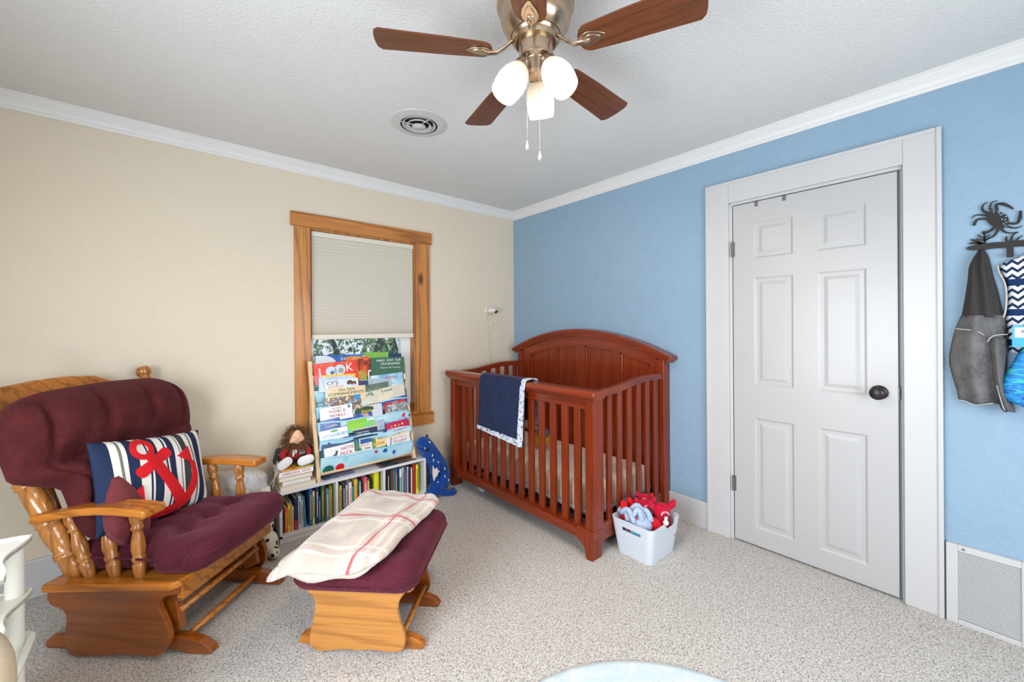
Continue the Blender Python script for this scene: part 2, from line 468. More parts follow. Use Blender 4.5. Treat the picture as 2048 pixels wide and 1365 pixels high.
# casing and jamb
b = MB(); b.box(-.001, .12, DB + .006, DY1 + .03, 0, DZ).box(-.001, .12, DY0 - .0, DA - .012, 0, DZ).box(-.001, .12, DY0, DY1, 2.043, DZ + .01)
b.box(.036, .06, DY0, DY1, 0, 2.05)
b.build('door_jamb', M_WHITE, door, bevel=.002)
for k, (y0, y1, z0, z1) in enumerate(((-1.893, -2.028, 0, 2.19), (-2.922, -2.796, 0, 2.19), (-2.796, -2.028, 2.058, 2.19))):
    y0, y1 = min(y0, y1), max(y0, y1)
    b = MB(); b.box(-.020, 0, y0, y1, z0, z1)
    if k == 0: b.box(-.026, 0, y1 - .018, y1, 0, z1)
    if k == 1: b.box(-.026, 0, y0, y0 + .018, 0, z1)
    if k == 2: b.box(-.0265, 0, y0 - .107, y1 + .116, z1 - .018, z1)
    b.build('door_casing', M_WHITE, door, bevel=.003)

# ------------------------------------------------------------------ window
win = bpy.data.objects.new('window_1', None); COL.objects.link(win); win['kind'] = 'structure'
win['label'] = 'window with knotty wooden casing, shade half lowered'
b = MB(); b.box(-1.998, -.935, -.024, 0, 2.004, 2.100); b.build('head_casing', PINEX, win, bevel=.003)
b = MB(); b.box(-1.975, -1.877, -.020, 0, .60, 2.004); b.build('side_casing', PINE, win, bevel=.003)
b = MB(); b.box(-1.078, -.953, -.020, 0, .60, 2.004); b.build('side_casing', PINE, win, bevel=.003)
b = MB(); b.box(-1.998, -.930, -.026, 0, .502, .602); b.build('apron', PINEX, win, bevel=.003)
b = MB(); b.box(-1.877, -1.070, -.02, .09, .600, .622).box(WX0, -1.870, 0, .09, .62, 2.0).box(-1.085, WX1, 0, .09, .62, 2.0).box(WX0, WX1, 0, .09, 1.992, 2.005)
b.build('jamb_lining', PINE, win, bevel=.002)
b = MB()
X0, X1 = -1.870, -1.086
b.box(X0, X0 + .035, .075, .13, .622, 1.99).box(X1 - .085, X1, .075, .13, .622, 1.99).box(X0, X1, .075, .13, .622, .68).box(X0, X1, .075, .13, 1.95, 1.99)
b.box(X0, X1, .08, .125, 1.225, 1.275)
b.build('sash_frame', M_VINYL, win, bevel=.003)
t = NT('window_glass'); t.set(.02, 0, .5, **{'Transmission Weight': 1.0, 'IOR': 1.01}); t.col((1, 1, 1, 1)); M_GLASS = t.m
b = MB(); b.box(X0 + .03, X1 - .08, .098, .102, .67, 1.24); b.build('pane', M_GLASS, win)
b = MB(); b.box(X0 + .03, X1 - .08, .098, .102, 1.26, 1.96); b.build('pane', M_GLASS, win)

# cellular shade
sh = thing('cellular_shade', 'off white pleated cellular shade lowered over the upper window', 'window shade', (-1.475, .03, 0))
M_SHADE = plain('shade_fabric', S(206, 200, 186), .8, bscale=3)
M_SHR = plain('shade_rail', S(226, 220, 206), .45)
sx = .388
b = MB(); b.box(-sx, sx, -.02, .02, 1.955, 1.990); b.build('head_rail', M_SHR, sh, bevel=.004)
n = 34; prof = []
zt, zb = 1.955, 1.262
zz = [zt]
for i in range(n): zz.append(zz[-1] - (1.0 if i < 22 else max(.22, 1.0 - .075 * (i - 22))))
tot = zz[0] - zz[-1]; zz = [zt - (zt - z) * (zt - zb) / tot for z in zz]
for i, z in enumerate(zz):
    prof.append((-.008, z))
    if i < n: prof.append((-.0130, (z + zz[i + 1]) / 2))
back = [(-y, z) for y, z in reversed(prof)]
b = MB(); b.prism(prof + back, -sx + .003, sx - .003, 'x'); b.build('pleated_fabric', M_SHADE, sh)
b = MB(); b.box(-sx, sx, -.018, .018, 1.225, 1.262); b.build('bottom_rail', M_SHR, sh, bevel=.006)

# ------------------------------------------------------------------ outdoors beyond the window
t = NT('tree_leaves'); v = t.co(); t.col(t.ramp(t.noise(v, 2, 3), [(.3, S(84, 122, 92)), (.55, S(140, 172, 130)), (.75, S(216, 214, 170))])); t.set(.6); M_LEAF = t.m
M_BARK = plain('tree_bark', S(98, 100, 98), .9, bscale=20, bump=.6)  # bark colour lightened to stand for outdoor haze
def tree(x, y, z0, hgt, r, lab, nleaf=2600, seed=1, fork=0):
    rnd = random.Random(seed)
    o = thing('leafy_tree', lab, 'tree', (x, y, z0), group='trees outside the window')
    b = MB(); b.tube([(0, 0, 0), (.06, 0, hgt * .4), (.25 * (1 if fork else -1), .1, hgt * .75), (.5 * (1 if fork else -1), .1, hgt)], [.24, .20, .14, .05], 8)
    b.tube([(.06, 0, hgt * .4), (-.5, .1, hgt * .65), (-.9, .1, hgt * .95)], [.14, .10, .04], 7)
    b.tube([(.03, 0, hgt * .3), (.6, -.1, hgt * .5), (1.3, -.1, hgt * .7)], [.1, .07, .03], 7)
    b.build('trunk', M_BARK, o, smooth=True)
    b = MB()
    for k in range(nleaf):
        a = rnd.uniform(0, 2 * pi); cz = rnd.uniform(-1, 1); rr = r * rnd.uniform(.35, 1) ** .6
        s = sqrt(1 - cz * cz)
        cl = .35 * sin(a * 5 + cz * 7)
        p = Vector((rr * s * cos(a) * (1 + cl * .4), rr * s * sin(a) * .8, hgt * .72 + rr * cz * .95 * (1 + cl * .3)))
        q = Euler((rnd.uniform(0, 6), rnd.uniform(0, 6), 0)).to_matrix()
        L = rnd.uniform(.05, .1)
        b.add([p + q @ Vector(c) for c in ((-L, 0, 0), (0, -L * .5, .01), (L, 0, 0), (0, L * .5, .01))], [(0, 1, 2, 3)])
    b.build('foliage', M_LEAF, o, kind='stuff')
tree(1.2, 7.0, -2.2, 3.6, 2.0, 'leafy tree with forked dark trunk outside the window at the right', 1500, 3, 1)
tree(-2.9, 10.2, -2.2, 3.6, 2.1, 'leafy green tree outside the window at the left', 1800, 5)
tree(4.6, 12.5, -2.2, 4.0, 2.2, 'sunlit pale leafy tree farther off outside the window', 2400, 9)
b = MB(); b.box(-14, 16, 3, 26, -2.3, -2.2); struct(b.build('ground_outside', plain('lawn_green', S(92, 120, 62), .9, bscale=3)))

# ================================================================== CRIB
crib = thing('crib', 'reddish cherry wood crib with arched panelled headboard in the corner', 'crib')
# front posts with tapered feet
for (ya, yb, fl) in ((-1.633, -1.570, 1), (-.210, -.148, -1)):
    b = MB(); b.box(-.842, -.772, ya, yb, .16, .905); b.build('front_post', CHERRY, crib, bevel=.004)
    b = MB()
    inn = ya if fl > 0 else yb; s = 1 if fl > 0 else -1     # inner side towards the crib middle
    out = ya if fl > 0 else yb
    inner = yb if fl > 0 else ya
    b.prism([(out - s * .004, .165), (out - s * .004, .15), (out, .13), (out + s * .008, 0), (out + s * .052, 0), (inner - s * 0.0, .055), (inner + s * .03, .082), (inner + s * .06, .088), (inner + s * .06, .165)], -.850, -.765, 'x')
    b.build('foot', CHERRY, crib, bevel=.003, fix=True)
# bottom front rail
b = MB(); b.box(-.846, -.775, -1.572, -.208, .092, .140).box(-.852, -.770, -1.640, -.140, .136, .150)
b.build('bottom_rail', CHERRYY, crib, bevel=.005)
# top front rail, cap and apron
b = MB(); b.prism([(-.868, .912), (-.872, .925), (-.870, .940), (-.860, .948), (-.780, .948), (-.762, .940), (-.762, .912), (-.768, .902), (-.862, .902)], -1.655, -.118, 'y')
b.build('top_rail', CHERRYY, crib, smooth=False, bevel=.003)
b = MB(); b.box(-.828, -.795, -1.572, -.208, .835, .903); b.build('rail_apron', CHERRYY, crib, bevel=.002)
b = MB(); b.prism([(-.850, .885), (-.864, .903), (-.770, .903), (-.778, .885)], -1.645, -.130, 'y'); b.build('rail_moulding', CHERRYY, crib, fix=True)
for k in range(13):
    y = -.312 - k * .0985
    b = MB(); b.box(-.822, -.800, y - .024, y + .024, .148, .836); b.build('slat', CHERRY, crib, bevel=.004)
# sides
def railz(x):
    t = max(0, min(1, (x + .72) / .45)); return .926 + .045 * t * t * (3 - 2 * t) - .006 * max(0, (x + .2) / .15)
for (ya, yb) in ((-1.628, -1.588), (-.198, -.158)):
    N = 26; top = []; bot = []
    for i in range(N + 1):
        x = -.775 + (.745) * i / N
        top.append((x, railz(x) + .020)); bot.append((x, railz(x) - .022))
    b = MB(); b.prism(top + bot[::-1], ya, yb, 'y')
    b.build('side_top_rail', CHERRYX, crib, bevel=.005, smooth=False)
    b = MB(); b.box(-.775, -.075, ya + .008, yb - .008, .082, .178); b.build('side_bottom_rail', CHERRYX, crib, bevel=.003)
    ym = (ya + yb) / 2
    for k in range(6):
        x = -.668 + k * .104
        b = MB(); b.box(x - .022, x + .022, ym - .009, ym + .009, .170, railz(x) - .015); b.build('slat', CHERRY, crib, bevel=.003)
    b = MB(); b.box(-.776, -.742, ya + .004, yb - .004, .082, .912); b.build('side_stile', CHERRY, crib, bevel=.003)
# headboard
HB0, HB1 = -1.636, -.142
def archz(y, z0=1.058, pk=.182):
    t = (y + .889) / .80; return z0 + pk * (1 - t * t)
for ya, yb in ((HB0, HB0 + .062), (HB1 - .062, HB1)):
    b = MB(); b.box(-.082, -.004, ya, yb, 0, 1.080); b.build('headboard_post', CHERRY, crib, bevel=.004)
def arch_strip(y0, y1, x0, x1, z_lo, z_hi, n=40):
    pts = []
    for i in range(n + 1):
        y = y0 + (y1 - y0) * i / n; pts.append((y, z_hi(y)))
    for i in range(n, -1, -1):
        y = y0 + (y1 - y0) * i / n; pts.append((y, z_lo(y)))
    b = MB()
    # quads rather than one ngon
    vs = []; fs = []
    for x in (x0, x1):
        for i in range(n + 1):
            y = y0 + (y1 - y0) * i / n; vs += [(x, y, z_lo(y)), (x, y, z_hi(y))]
    m = 2 * (n + 1)
    for i in range(n):
        a = 2 * i
        fs += [(a, a + 1, a + 3, a + 2), (m + a, m + a + 2, m + a + 3, m + a + 1), (a + 1, m + a + 1, m + a + 3, a + 3), (a, a + 2, m + a + 2, m + a)]
    fs += [(0, m, m + 1, 1), (2 * n, 2 * n + 1, m + 2 * n + 1, m + 2 * n)]
    return b.add(vs, fs)
def offs(d): return lambda y: archz(y) + d
capn = [(-.104, .020, .046), (-.094, .004, .024), (-.088, -.012, .006)]
b = MB()
for x0, lo, hi in capn:
    s = arch_strip(HB0 - .058 + (capn.index((x0, lo, hi))) * .014, HB1 + .058 - (capn.index((x0, lo, hi))) * .014, x0, -.002, offs(lo), offs(hi))
    b.add(s.v, s.f)
b.build('headboard_cap', CHERRYY, crib, fix=True, bevel=.004)
b = arch_strip(HB0 + .06, HB1 - .06, -.068, -.030, offs(-.085), offs(-.008)); b.build('headboard_top_rail', CHERRYY, crib)
b = MB(); b.box(-.068, -.030, HB0 + .06, HB1 - .06, .16, .34); b.build('headboard_bottom_rail', CHERRYY, crib, bevel=.003)
pan = [(-.560, -.300), (-.862, -.628), (-1.205, -.948), (-1.520, -1.278)]
edges = [HB1 - .06] + [q for p in pan for q in (p[1], p[0])] + [HB0 + .06]
for i in range(0, len(edges), 2):
    y1, y0 = edges[i], edges[i + 1]
    s = arch_strip(y0, y1, -.066, -.030, lambda y: .34, offs(-.06), 6); s.build('headboard_stile', CHERRY, crib)
for (y0, y1) in pan:
    s = arch_strip(y0 - .002, y1 + .002, -.046, -.034, lambda y: .335, offs(-.070), 8); o = s.build('headboard_panel', CHERRY, crib)
    bb = MB(); n = 8; w = .016
    for (a, c) in ((y0, y0 + w), (y1 - w, y1)):
        q = arch_strip(a, c, -.060, -.044, lambda y: .34, offs(-.085), 2); bb.add(q.v, q.f)
    q = arch_strip(y0, y1, -.060, -.044, offs(-.10), offs(-.083), 8); bb.add(q.v, q.f)
    bb.build('panel_moulding', CHERRYY, o, bevel=.003)
b = MB(); b.box(-.76, -.09, -1.585, -.2, .165, .180).build('mattress_support', M_BLACK, crib)

# mattress
def sheet_mat():
    t = NT('fitted_sheet'); v = t.co()
    t.col(t.mix(t.math('MULTIPLY', t.ramp(t.noise(v, 7, 3), [(.5, (0, 0, 0, 1)), (.62, (1, 1, 1, 1))]), .35), S(226, 212, 190), S(176, 160, 142)))
    t.set(.85); t.bump(t.noise(v, 9, 4, .6, 1), .5, .02); return t.m
mat = thing('crib_mattress', 'cream sheeted crib mattress lying inside the cherry crib', 'mattress', (-.437, -.885, .275))
b = MB(); b.rbox((.315, .672, .080), (.035, .05, .035), (10, 24, 6), lambda x, y, z: (x + (.006 * sin(y * 60) if abs(z) < .07 else 0), y, z + (.006 * cos(x * 4) * cos(y * 2) if z > 0 else 0)))
b.build('fitted_sheet', sheet_mat(), mat, smooth=True)
b = MB(); b.rbox((.318, .675, .014), .008, (4, 6, 2), None, (0, 0, -.074)); b.build('base_piping', plain('pale_blue_vinyl', S(178, 198, 222), .5), mat, smooth=True)
# ochre and grey toy in the crib
ty = thing('plush_toy', 'mustard and grey round plush toy lying on the crib mattress', 'toy', (-.42, -.80, .43))
b = MB(); b.ball((0, 0, 0), (.06, .08, .065)); b.build('body', plain('mustard_plush', S(196, 140, 44), .9, bump=.4), ty, smooth=True)
b = MB(); b.ball((-.01, -.03, .055), (.045, .05, .04)); b.build('cap', plain('grey_plush', S(92, 100, 118), .9, bump=.4), ty, smooth=True)

# navy baby blanket over the rail
def fold(y, k): return .004 * sin(y * 22 + k * 3) + .003 * sin(y * 47 + 1)
M_NAVY = velvet('navy_minky', S(30, 42, 70), S(38, 52, 84), 5, (1, 0, 0), .0, .15)
t = NT('animal_print_trim'); v = t.co(); nz = t.noise(v, 60, 3, .7, .5)
t.col(t.ramp(nz, [(.40, S(52, 60, 88)), (.44, S(206, 214, 232)), (.62, S(222, 228, 240)), (.66, S(120, 132, 160))])); t.set(.75); M_PRINT = t.m
PR = [(-.884, None), (-.883, .62), (-.882, .72), (-.880, .82), (-.878, .90), (-.874, .940), (-.860, .958), (-.820, .962), (-.775, .958), (-.756, .945), (-.748, .90), (-.745, .80), (-.742, .70), (-.740, None)]
def bl_pt(s, y):           # s in 0..1 along profile
    k = s * (len(PR) - 1); i = min(int(k), len(PR) - 2); f = k - i
    def g(j):
        x, z = PR[j]
        if z is None: z = (.565 - (y + .62) * (-.075)) if j == 0 else .60
        return x, z
    (xa, za), (xb, zb) = g(i), g(i + 1)
    x = xa + (xb - xa) * f; z = za + (zb - za) * f
    hang = max(0, min(1, (.93 - z) / .3))
    sg = -1 if s < .5 else 1
    x += sg * (hang * .012 + abs(fold(y, s * 3)) * hang * 1.2)
    yy = y + (hang * -.0) + (.04 * hang * (1 if y > -.9 else -.6) * (.3 if s < .5 else 1)) * (-.4 if s < .5 else -1.2)
    return (x, yy, z)
bl = thing('baby_blanket', 'navy baby blanket with white animal print border hung over the crib rail', 'blanket')
YA, YB = -1.112, -.622; tw = .042
def solid_grid(fn, nu, nv, th, nf):
    b = MB(); vs = []; w = nu + 1
    for sd in (0, 1):
        for j in range(nv + 1):
            for i in range(nu + 1):
                p = Vector(fn(i / nu, j / nv)); q = Vector(nf(i / nu, j / nv)); vs.append(p + q * (th * sd))
    m = w * (nv + 1); fs = []
    for j in range(nv):
        for i in range(nu):
            a = j * w + i; fs.append((a, a + 1, a + w + 1, a + w)); fs.append((m + a, m + a + w, m + a + w + 1, m + a + 1))
    for i in range(nu):
        fs.append((i, m + i, m + i + 1, i + 1)); a = nv * w + i; fs.append((a, a + 1, m + a + 1, m + a))
    for j in range(nv):
        a = j * w; fs.append((a, a + w, m + a + w, m + a)); a = j * w + nu; fs.append((a, m + a, m + a + w, a + w))
    return b.add(vs, fs)
def bnorm(s):
    k = s
    if k < .35: return (-1, 0, 0)
    if k > .70: return (1, 0, 0)
    return (0, 0, 1)
def bsheet(s0, s1, y0, y1, th, nu, nv):
    return solid_grid(lambda a, c: bl_pt(s0 + (s1 - s0) * a, y0 + (y1 - y0) * c), nu, nv, th, lambda a, c: bnorm(s0 + (s1 - s0) * a))
s0 = .034
bsheet(s0, .96, YA + tw, YB, .005, 60, 18).build('blanket_body', M_NAVY, bl, smooth=True, fix=True, auto=60)
bsheet(0, 1, YA, YA + tw, .007, 60, 3).build('print_border', M_PRINT, bl, smooth=True, fix=True, auto=60)
bsheet(0, .036, YA, YB + .004, .008, 3, 18).build('print_border', M_PRINT, bl, smooth=True, fix=True, auto=60)
bsheet(.955, 1, YA, YB + .004, .008, 3, 18).build('print_border', M_PRINT, bl, smooth=True, fix=True, auto=60)

# papers / fabric under the crib
for (x, y, lab, c, sz) in ((-.70, -1.44, 'white paper tag end lying under the crib near its front foot', S(220, 228, 236), .05), (-.72, -.42, 'white cloth scrap sticking out under the far end of the crib', S(214, 218, 224), .08),
                           (-.62, -.95, 'pale blue cloth edge lying under the middle of the crib', S(170, 186, 206), .12)):
    b = MB(); rnd = random.Random(int(-y * 100))
    ph = rnd.uniform(0, 6)
    o = solid_grid(lambda u, w: (x + (u - .5) * .07, y + (w - .5) * sz * 1.3, .004 + .018 * (.5 + .5 * sin(u * 4 + w * 7 + ph))), 6, 10, .003, lambda u, w: (0, 0, 1)).build('cloth_scrap', plain('scrap' + lab[:5], c, .8), smooth=True)
    tag(o, lab, 'cloth')

# ================================================================== STORAGE BIN WITH PLUSH
bin_ = thing('storage_bin', 'translucent white plastic storage bin with cut-out handles beside the crib', 'bin', (-.515, -1.752, 0))
t = NT('translucent_plastic'); t.col(S(222, 230, 240)); t.set(.35, 0, .4, **{'Transmission Weight': .12, 'Subsurface Weight': .3, 'Subsurface Radius': (.02, .02, .02)}); M_BIN = t.m
def bin_ring(z, d=0):
    k = z / .205; hx = .132 + .026 * k - d; hy = .108 + .026 * k - d; r = .028
    pts = []
    for cx_, cy_, a0 in ((hx - r, hy - r, 0), (-hx + r, hy - r, 90), (-hx + r, -hy + r, 180), (hx - r, -hy + r, 270)):
        for q in range(5):
            a = radians(a0 + q * 22.5); pts.append((cx_ + r * cos(a), cy_ + r * sin(a)))
    return pts
def rimz(x, y):
    # dipped rim on the -y side
    d = max(0, 1 - ((x - .035) / .060) ** 2) if y < -.08 else 0
    return .205 - .034 * max(0, min(1, d * 1.6))
b = MB(); NS = 20
def dense(pts, n=3):
    out = []
    for i, p in enumerate(pts):
        q = pts[(i + 1) % len(pts)]; L = hypot(q[0] - p[0], q[1] - p[1]); m = 10 if L > .1 else 1
        for k in range(m): out.append((p[0] + (q[0] - p[0]) * k / m, p[1] + (q[1] - p[1]) * k / m))
    return out
lv = [0, .02, .05, .09, .12, .145, .165, .185, 1.0]
rings = []
for d in (0, .004):
    for z in lv:
        pts = dense(bin_ring(min(z, .205), d))
        rings.append([(p[0], p[1], (min(z, rimz(p[0], p[1]) - .001) if z < 1 else rimz(p[0], p[1]))) for p in pts])
np_ = len(rings[0]); vs = [p for r in rings for p in r]; fs = []; nl = len(lv)
def skip(j, i):    # handle slot on the -x face
    p = rings[j][i]; q = rings[j + 1][(i + 1) % np_]
    cx_ = (p[0] + q[0]) / 2; cy_ = (p[1] + q[1]) / 2
    return j == 5 and cx_ < -.13 and abs(cy_) < .05
for j in range(nl - 1):
    for i in range(np_):
        k = (i + 1) % np_
        if skip(j, i): continue
        fs.append((j * np_ + i, j * np_ + k, (j + 1) * np_ + k, (j + 1) * np_ + i))
        o2 = nl * np_
        fs.append((o2 + j * np_ + i, o2 + (j + 1) * np_ + i, o2 + (j + 1) * np_ + k, o2 + j * np_ + k))
for i in range(np_):
    k = (i + 1) % np_; a = (nl - 1) * np_; c = (2 * nl - 1) * np_
    fs.append((a + i, a + k, c + k, c + i))
fs.append(tuple(range(np_ - 1, -1, -1))); fs.append(tuple(nl * np_ + i for i in range(np_)))
b.add(vs, fs); b.build('bin_body', M_BIN, bin_, smooth=True, auto=50)
M_RED = velvet('red_plush', S(206, 20, 34), S(226, 34, 44), 30, (1, 0, 0), .05, .4)
M_CRIM = velvet('crimson_plush', S(186, 16, 50), S(206, 28, 60), 30, (1, 0, 0), .05, .4)
M_SKY = velvet('powder_blue_plush', S(168, 186, 214), S(184, 200, 224), 30, (1, 0, 0), .05, .3)
M_CHAR = velvet('charcoal_plush', S(40, 44, 54), S(52, 56, 66), 30, (1, 0, 0), .03, .3)
M_WHT = plain('white_felt', S(238, 238, 240), .8)
BX, BY = -.515, -1.752
# powder blue plush with several limbs
o = thing('octopus_plush', 'powder blue plush with looping arms at the left front of the bin', 'plush toy', (BX - .065, BY + .02, .17))
b = MB(); b.ball((0, -.01, .0), (.060, .085, .055)); b.build('body', M_SKY, o, smooth=True)
for k, (x0, y0, x1, y1, h) in enumerate(((-.05, .02, -.03, .10, .05), (-.055, -.02, -.05, .07, .06), (-.02, -.05, -.05, -.01, .075), (.02, -.04, -.02, .03, .08), (.04, -.07, .0, -.01, .06), (.05, .0, .03, .06, .05))):
    b = MB(); P = []
    for i in range(9):
        s = i / 8; P.append((x0 + (x1 - x0) * s + .012 * sin(s * pi), y0 + (y1 - y0) * s, .02 + h * sin(s * pi * .85)))
    b.tube(P, [.016, .017, .0165, .016, .0155, .015, .0145, .014, .010], 10); b.build('arm', M_SKY, o, smooth=True)
b = MB(); b.box(-.046, -.036, -.03, .02, .040, .052).build('label_tag', plain('pink_label', S(200, 60, 90), .6), o)
# bright red plush claw
o = thing('crab_plush', 'bright red plush with two thick claws at the back left of the bin', 'plush toy', (BX - .05, BY + .095, .20))
b = MB(); b.ball((0, -.02, -.02), (.05, .05, .05)); b.build('body', M_RED, o, smooth=True)
for sx_ in (-1, 1):
    b = MB(); b.tube([(sx_ * .008, -.03, -.01), (sx_ * .028, -.02, .025), (sx_ * .038, -.005, .045), (sx_ * .028, .0, .062), (sx_ * .012, -.004, .06)], [.012, .017, .022, .022, .012], 10, flat=1)
    b.build('claw', M_RED, o, smooth=True)
# charcoal plush
o = thing('whale_plush', 'dark charcoal plush at the back of the bin against the crib slats', 'plush toy', (BX + .045, BY + .090, .205))
b = MB(); b.ball((0, 0, .0), (.055, .055, .048)); b.build('body', M_CHAR, o, smooth=True)
b = MB(); b.ball((0, -.075, -.03), (.03, .04, .03)); b.build('tail', M_CHAR, o, smooth=True)
# three crimson crab plushies with printed faces
def crim(lab, p, s, rz, tagw=False):
    o = thing('crimson_plush', lab, 'plush toy', p, (0.15, 0, rz), 'crimson plush toys in the bin')
    b = MB(); b.ball((0, 0, -.03 * s), (.05 * s, .045 * s, .06 * s)); b.build('body', M_CRIM, o, smooth=True)
    b = MB(); b.ball((0, -.005, .045 * s), (.042 * s, .036 * s, .036 * s)); b.build('head', M_CRIM, o, smooth=True)
    for sx_ in (-1, 1):
        b = MB(); b.tube([(sx_ * .03 * s, 0, .05 * s), (sx_ * .055 * s, -.004, .075 * s), (sx_ * .06 * s, -.008, .095 * s)], [.012 * s, .016 * s, .008 * s], 8); b.build('claw', M_CRIM, o, smooth=True)
        b = MB(); b.tube([(sx_ * .03 * s, -.02 * s, -.05 * s), (sx_ * .05 * s, -.045 * s, -.06 * s)], [.013 * s, .012 * s], 8); b.build('foot', M_CRIM, o, smooth=True)
    b = MB()
    for k in range(7):
        a = pi * (k / 6) ; b.box(.012 * s * cos(a) * 1.4 - .0018, .012 * s * cos(a) * 1.4 + .0018, -.043 * s, -.036 * s, .045 * s + .012 * s * sin(a), .045 * s + .012 * s * sin(a) + .007)
    b.build('stitched_eyelashes', M_WHT, o)
    if tagw:
        b = MB(); b.box(-.006, .012, -.047 * s, -.044 * s, .022 * s, .040 * s); b.build('care_tag', M_WHT, o)
    return o
crim('crimson plush with white lashes in the middle of the bin', (BX + .035, BY + .03, .205), .95, -.7)
crim('crimson plush with white lashes at the very back of the bin', (BX + .110, BY + .075, .215), .8, -1.0)
crim('largest crimson plush, with white square tag, at the front right of the bin', (BX + .085, BY - .045, .17), 1.25, -.6, True)
o = thing('red_ball_plush', 'round scarlet plush with a white pom-pom at the front of the bin', 'plush toy', (BX + .005, BY - .045, .15))
b = MB(); b.ball((0, 0, 0), (.045, .045, .052)); b.build('body', M_RED, o, smooth=True)
b = MB(); b.ball((.03, -.062, .035), .016, 12, 8); b.build('pom_pom', M_WHT, o, smooth=True)
o = thing('teal_cloth', 'teal and pink plush seen through the slot of the bin', 'plush toy', (BX - .11, BY, .12))
b = MB(); b.ball((0, .0, 0), (.015, .07, .05)); b.build('body', plain('teal_plush', S(110, 190, 214), .9), o, smooth=True)
b = MB(); b.ball((-.002, .035, .03), (.016, .022, .02)); b.build('ear', M_CRIM, o, smooth=True)

# ================================================================== CEILING FAN
FC = (-1.664, -2.034)
fan = thing('ceiling_fan', 'flush mount ceiling fan with five dark walnut blades and three lit glass shades', 'ceiling fan', (FC[0], FC[1], H))
b = MB(); b.lathe([(.118, 0), (.126, -.010), (.133, -.024), (.133, -.036), (.127, -.042), (.127, -.050), (.122, -.056), (.121, -.075), (.114, -.100), (.100, -.122), (.085, -.134), (.0, -.135)], 48, cap=False)
b.build('motor_housing', BRONZE, fan, smooth=True, auto=35)
b = MB(); b.lathe([(.078, -.132), (.082, -.138), (.076, -.146), (.080, -.152), (.070, -.160), (.0, -.160)], 40, cap=False); b.build('blade_ring', BRONZE, fan, smooth=True, auto=35)
b = MB(); b.lathe([(.058, -.158), (.058, -.205), (.055, -.212), (.040, -.220), (.036, -.228), (.035, -.262), (.028, -.270), (.0, -.272)], 36, cap=False); b.build('switch_housing', BRONZE, fan, smooth=True, auto=35)
# blades
def blade_outline():
    R0, R1 = .150, .533; pts = []
    for k in range(9):   # root rounded
        a = pi / 2 + pi * k / 8; pts.append((R0 + .036 + .036 * cos(a) * 1.0, .050 * sin(a)))
    side = [(.30, -.058), (.45, -.063), (R1 - .018, -.066)]
    pts += side
    for k in range(7):
        a = -pi / 2 + pi * k / 6
        s = sin(a); pts.append((R1 - .016 + .016 * cos(a) ** .6 if abs(cos(a)) > 1e-6 else R1 - .016, .060 * s if abs(s) < .99 else .063 * s))
    pts += [(x, -y) for x, y in reversed(side)]
    return pts
BO = blade_outline()
for k in range(5):
    a = radians(4.5 + 72 * k)
    Tm = Matrix.Rotation(a, 4, 'Z') @ Matrix.Translation((0, 0, -.200)) @ Matrix.Rotation(radians(-11), 4, 'X')
    b = MB(); b.prism(BO, 0, .006, 'z'); o = b.build('blade', WALNUT, fan, bevel=.0015); o.matrix_local = Tm
    br = MB()
    sh = [(.150 + .0, 0), (.158, .016), (.170, .024), (.186, .028), (.210, .022), (.236, .006), (.240, 0)]
    sh = sh + [(x, -y) for x, y in reversed(sh[1:-1])]
    br.prism(sh, -.004, 0, 'z')
    ins = [( .195 + (x - .195) * .62, y * .6) for x, y in sh]
    br.prism(ins, -.0065, -.003, 'z')
    o2 = br.build('blade_iron', BRONZE, fan, bevel=.0012, auto=40); o2.matrix_local = Tm
    b = MB()
    P = [(.068, 0, -.148), (.090, 0, -.163), (.112, 0, -.186), (.135, 0, -.202), (.165, 0, -.206), (.190, 0, -.206)]
    b.tube(P, [.013, .012, .011, .011, .012, .008], 10, flat=.45); o3 = b.build('blade_arm', BRONZE, fan, smooth=True)
    o3.matrix_local = Matrix.Rotation(a, 4, 'Z')
t = NT('lit_frosted_glass'); t.col(S(226, 212, 196)); t.set(.5)
t.b.inputs['Emission Color'].default_value = (1.0, .80, .58, 1); sp_l = t.n('ShaderNodeSeparateXYZ'); t.l(t.co(), sp_l.inputs[0])
gl = t.n('ShaderNodeMapRange'); gl.inputs['From Min'].default_value = .026; gl.inputs['From Max'].default_value = .085; gl.inputs['To Min'].default_value = .22; gl.inputs['To Max'].default_value = .95
t.l(sp_l.outputs[2], gl.inputs['Value']); t.l(gl.outputs[0], t.b.inputs['Emission Strength']); M_LIT = t.m
t = NT('lit_bulb'); t.b.inputs['Emission Color'].default_value = (1.0, .88, .7, 1); t.b.inputs['Emission Strength'].default_value = 14; M_BULB = t.m
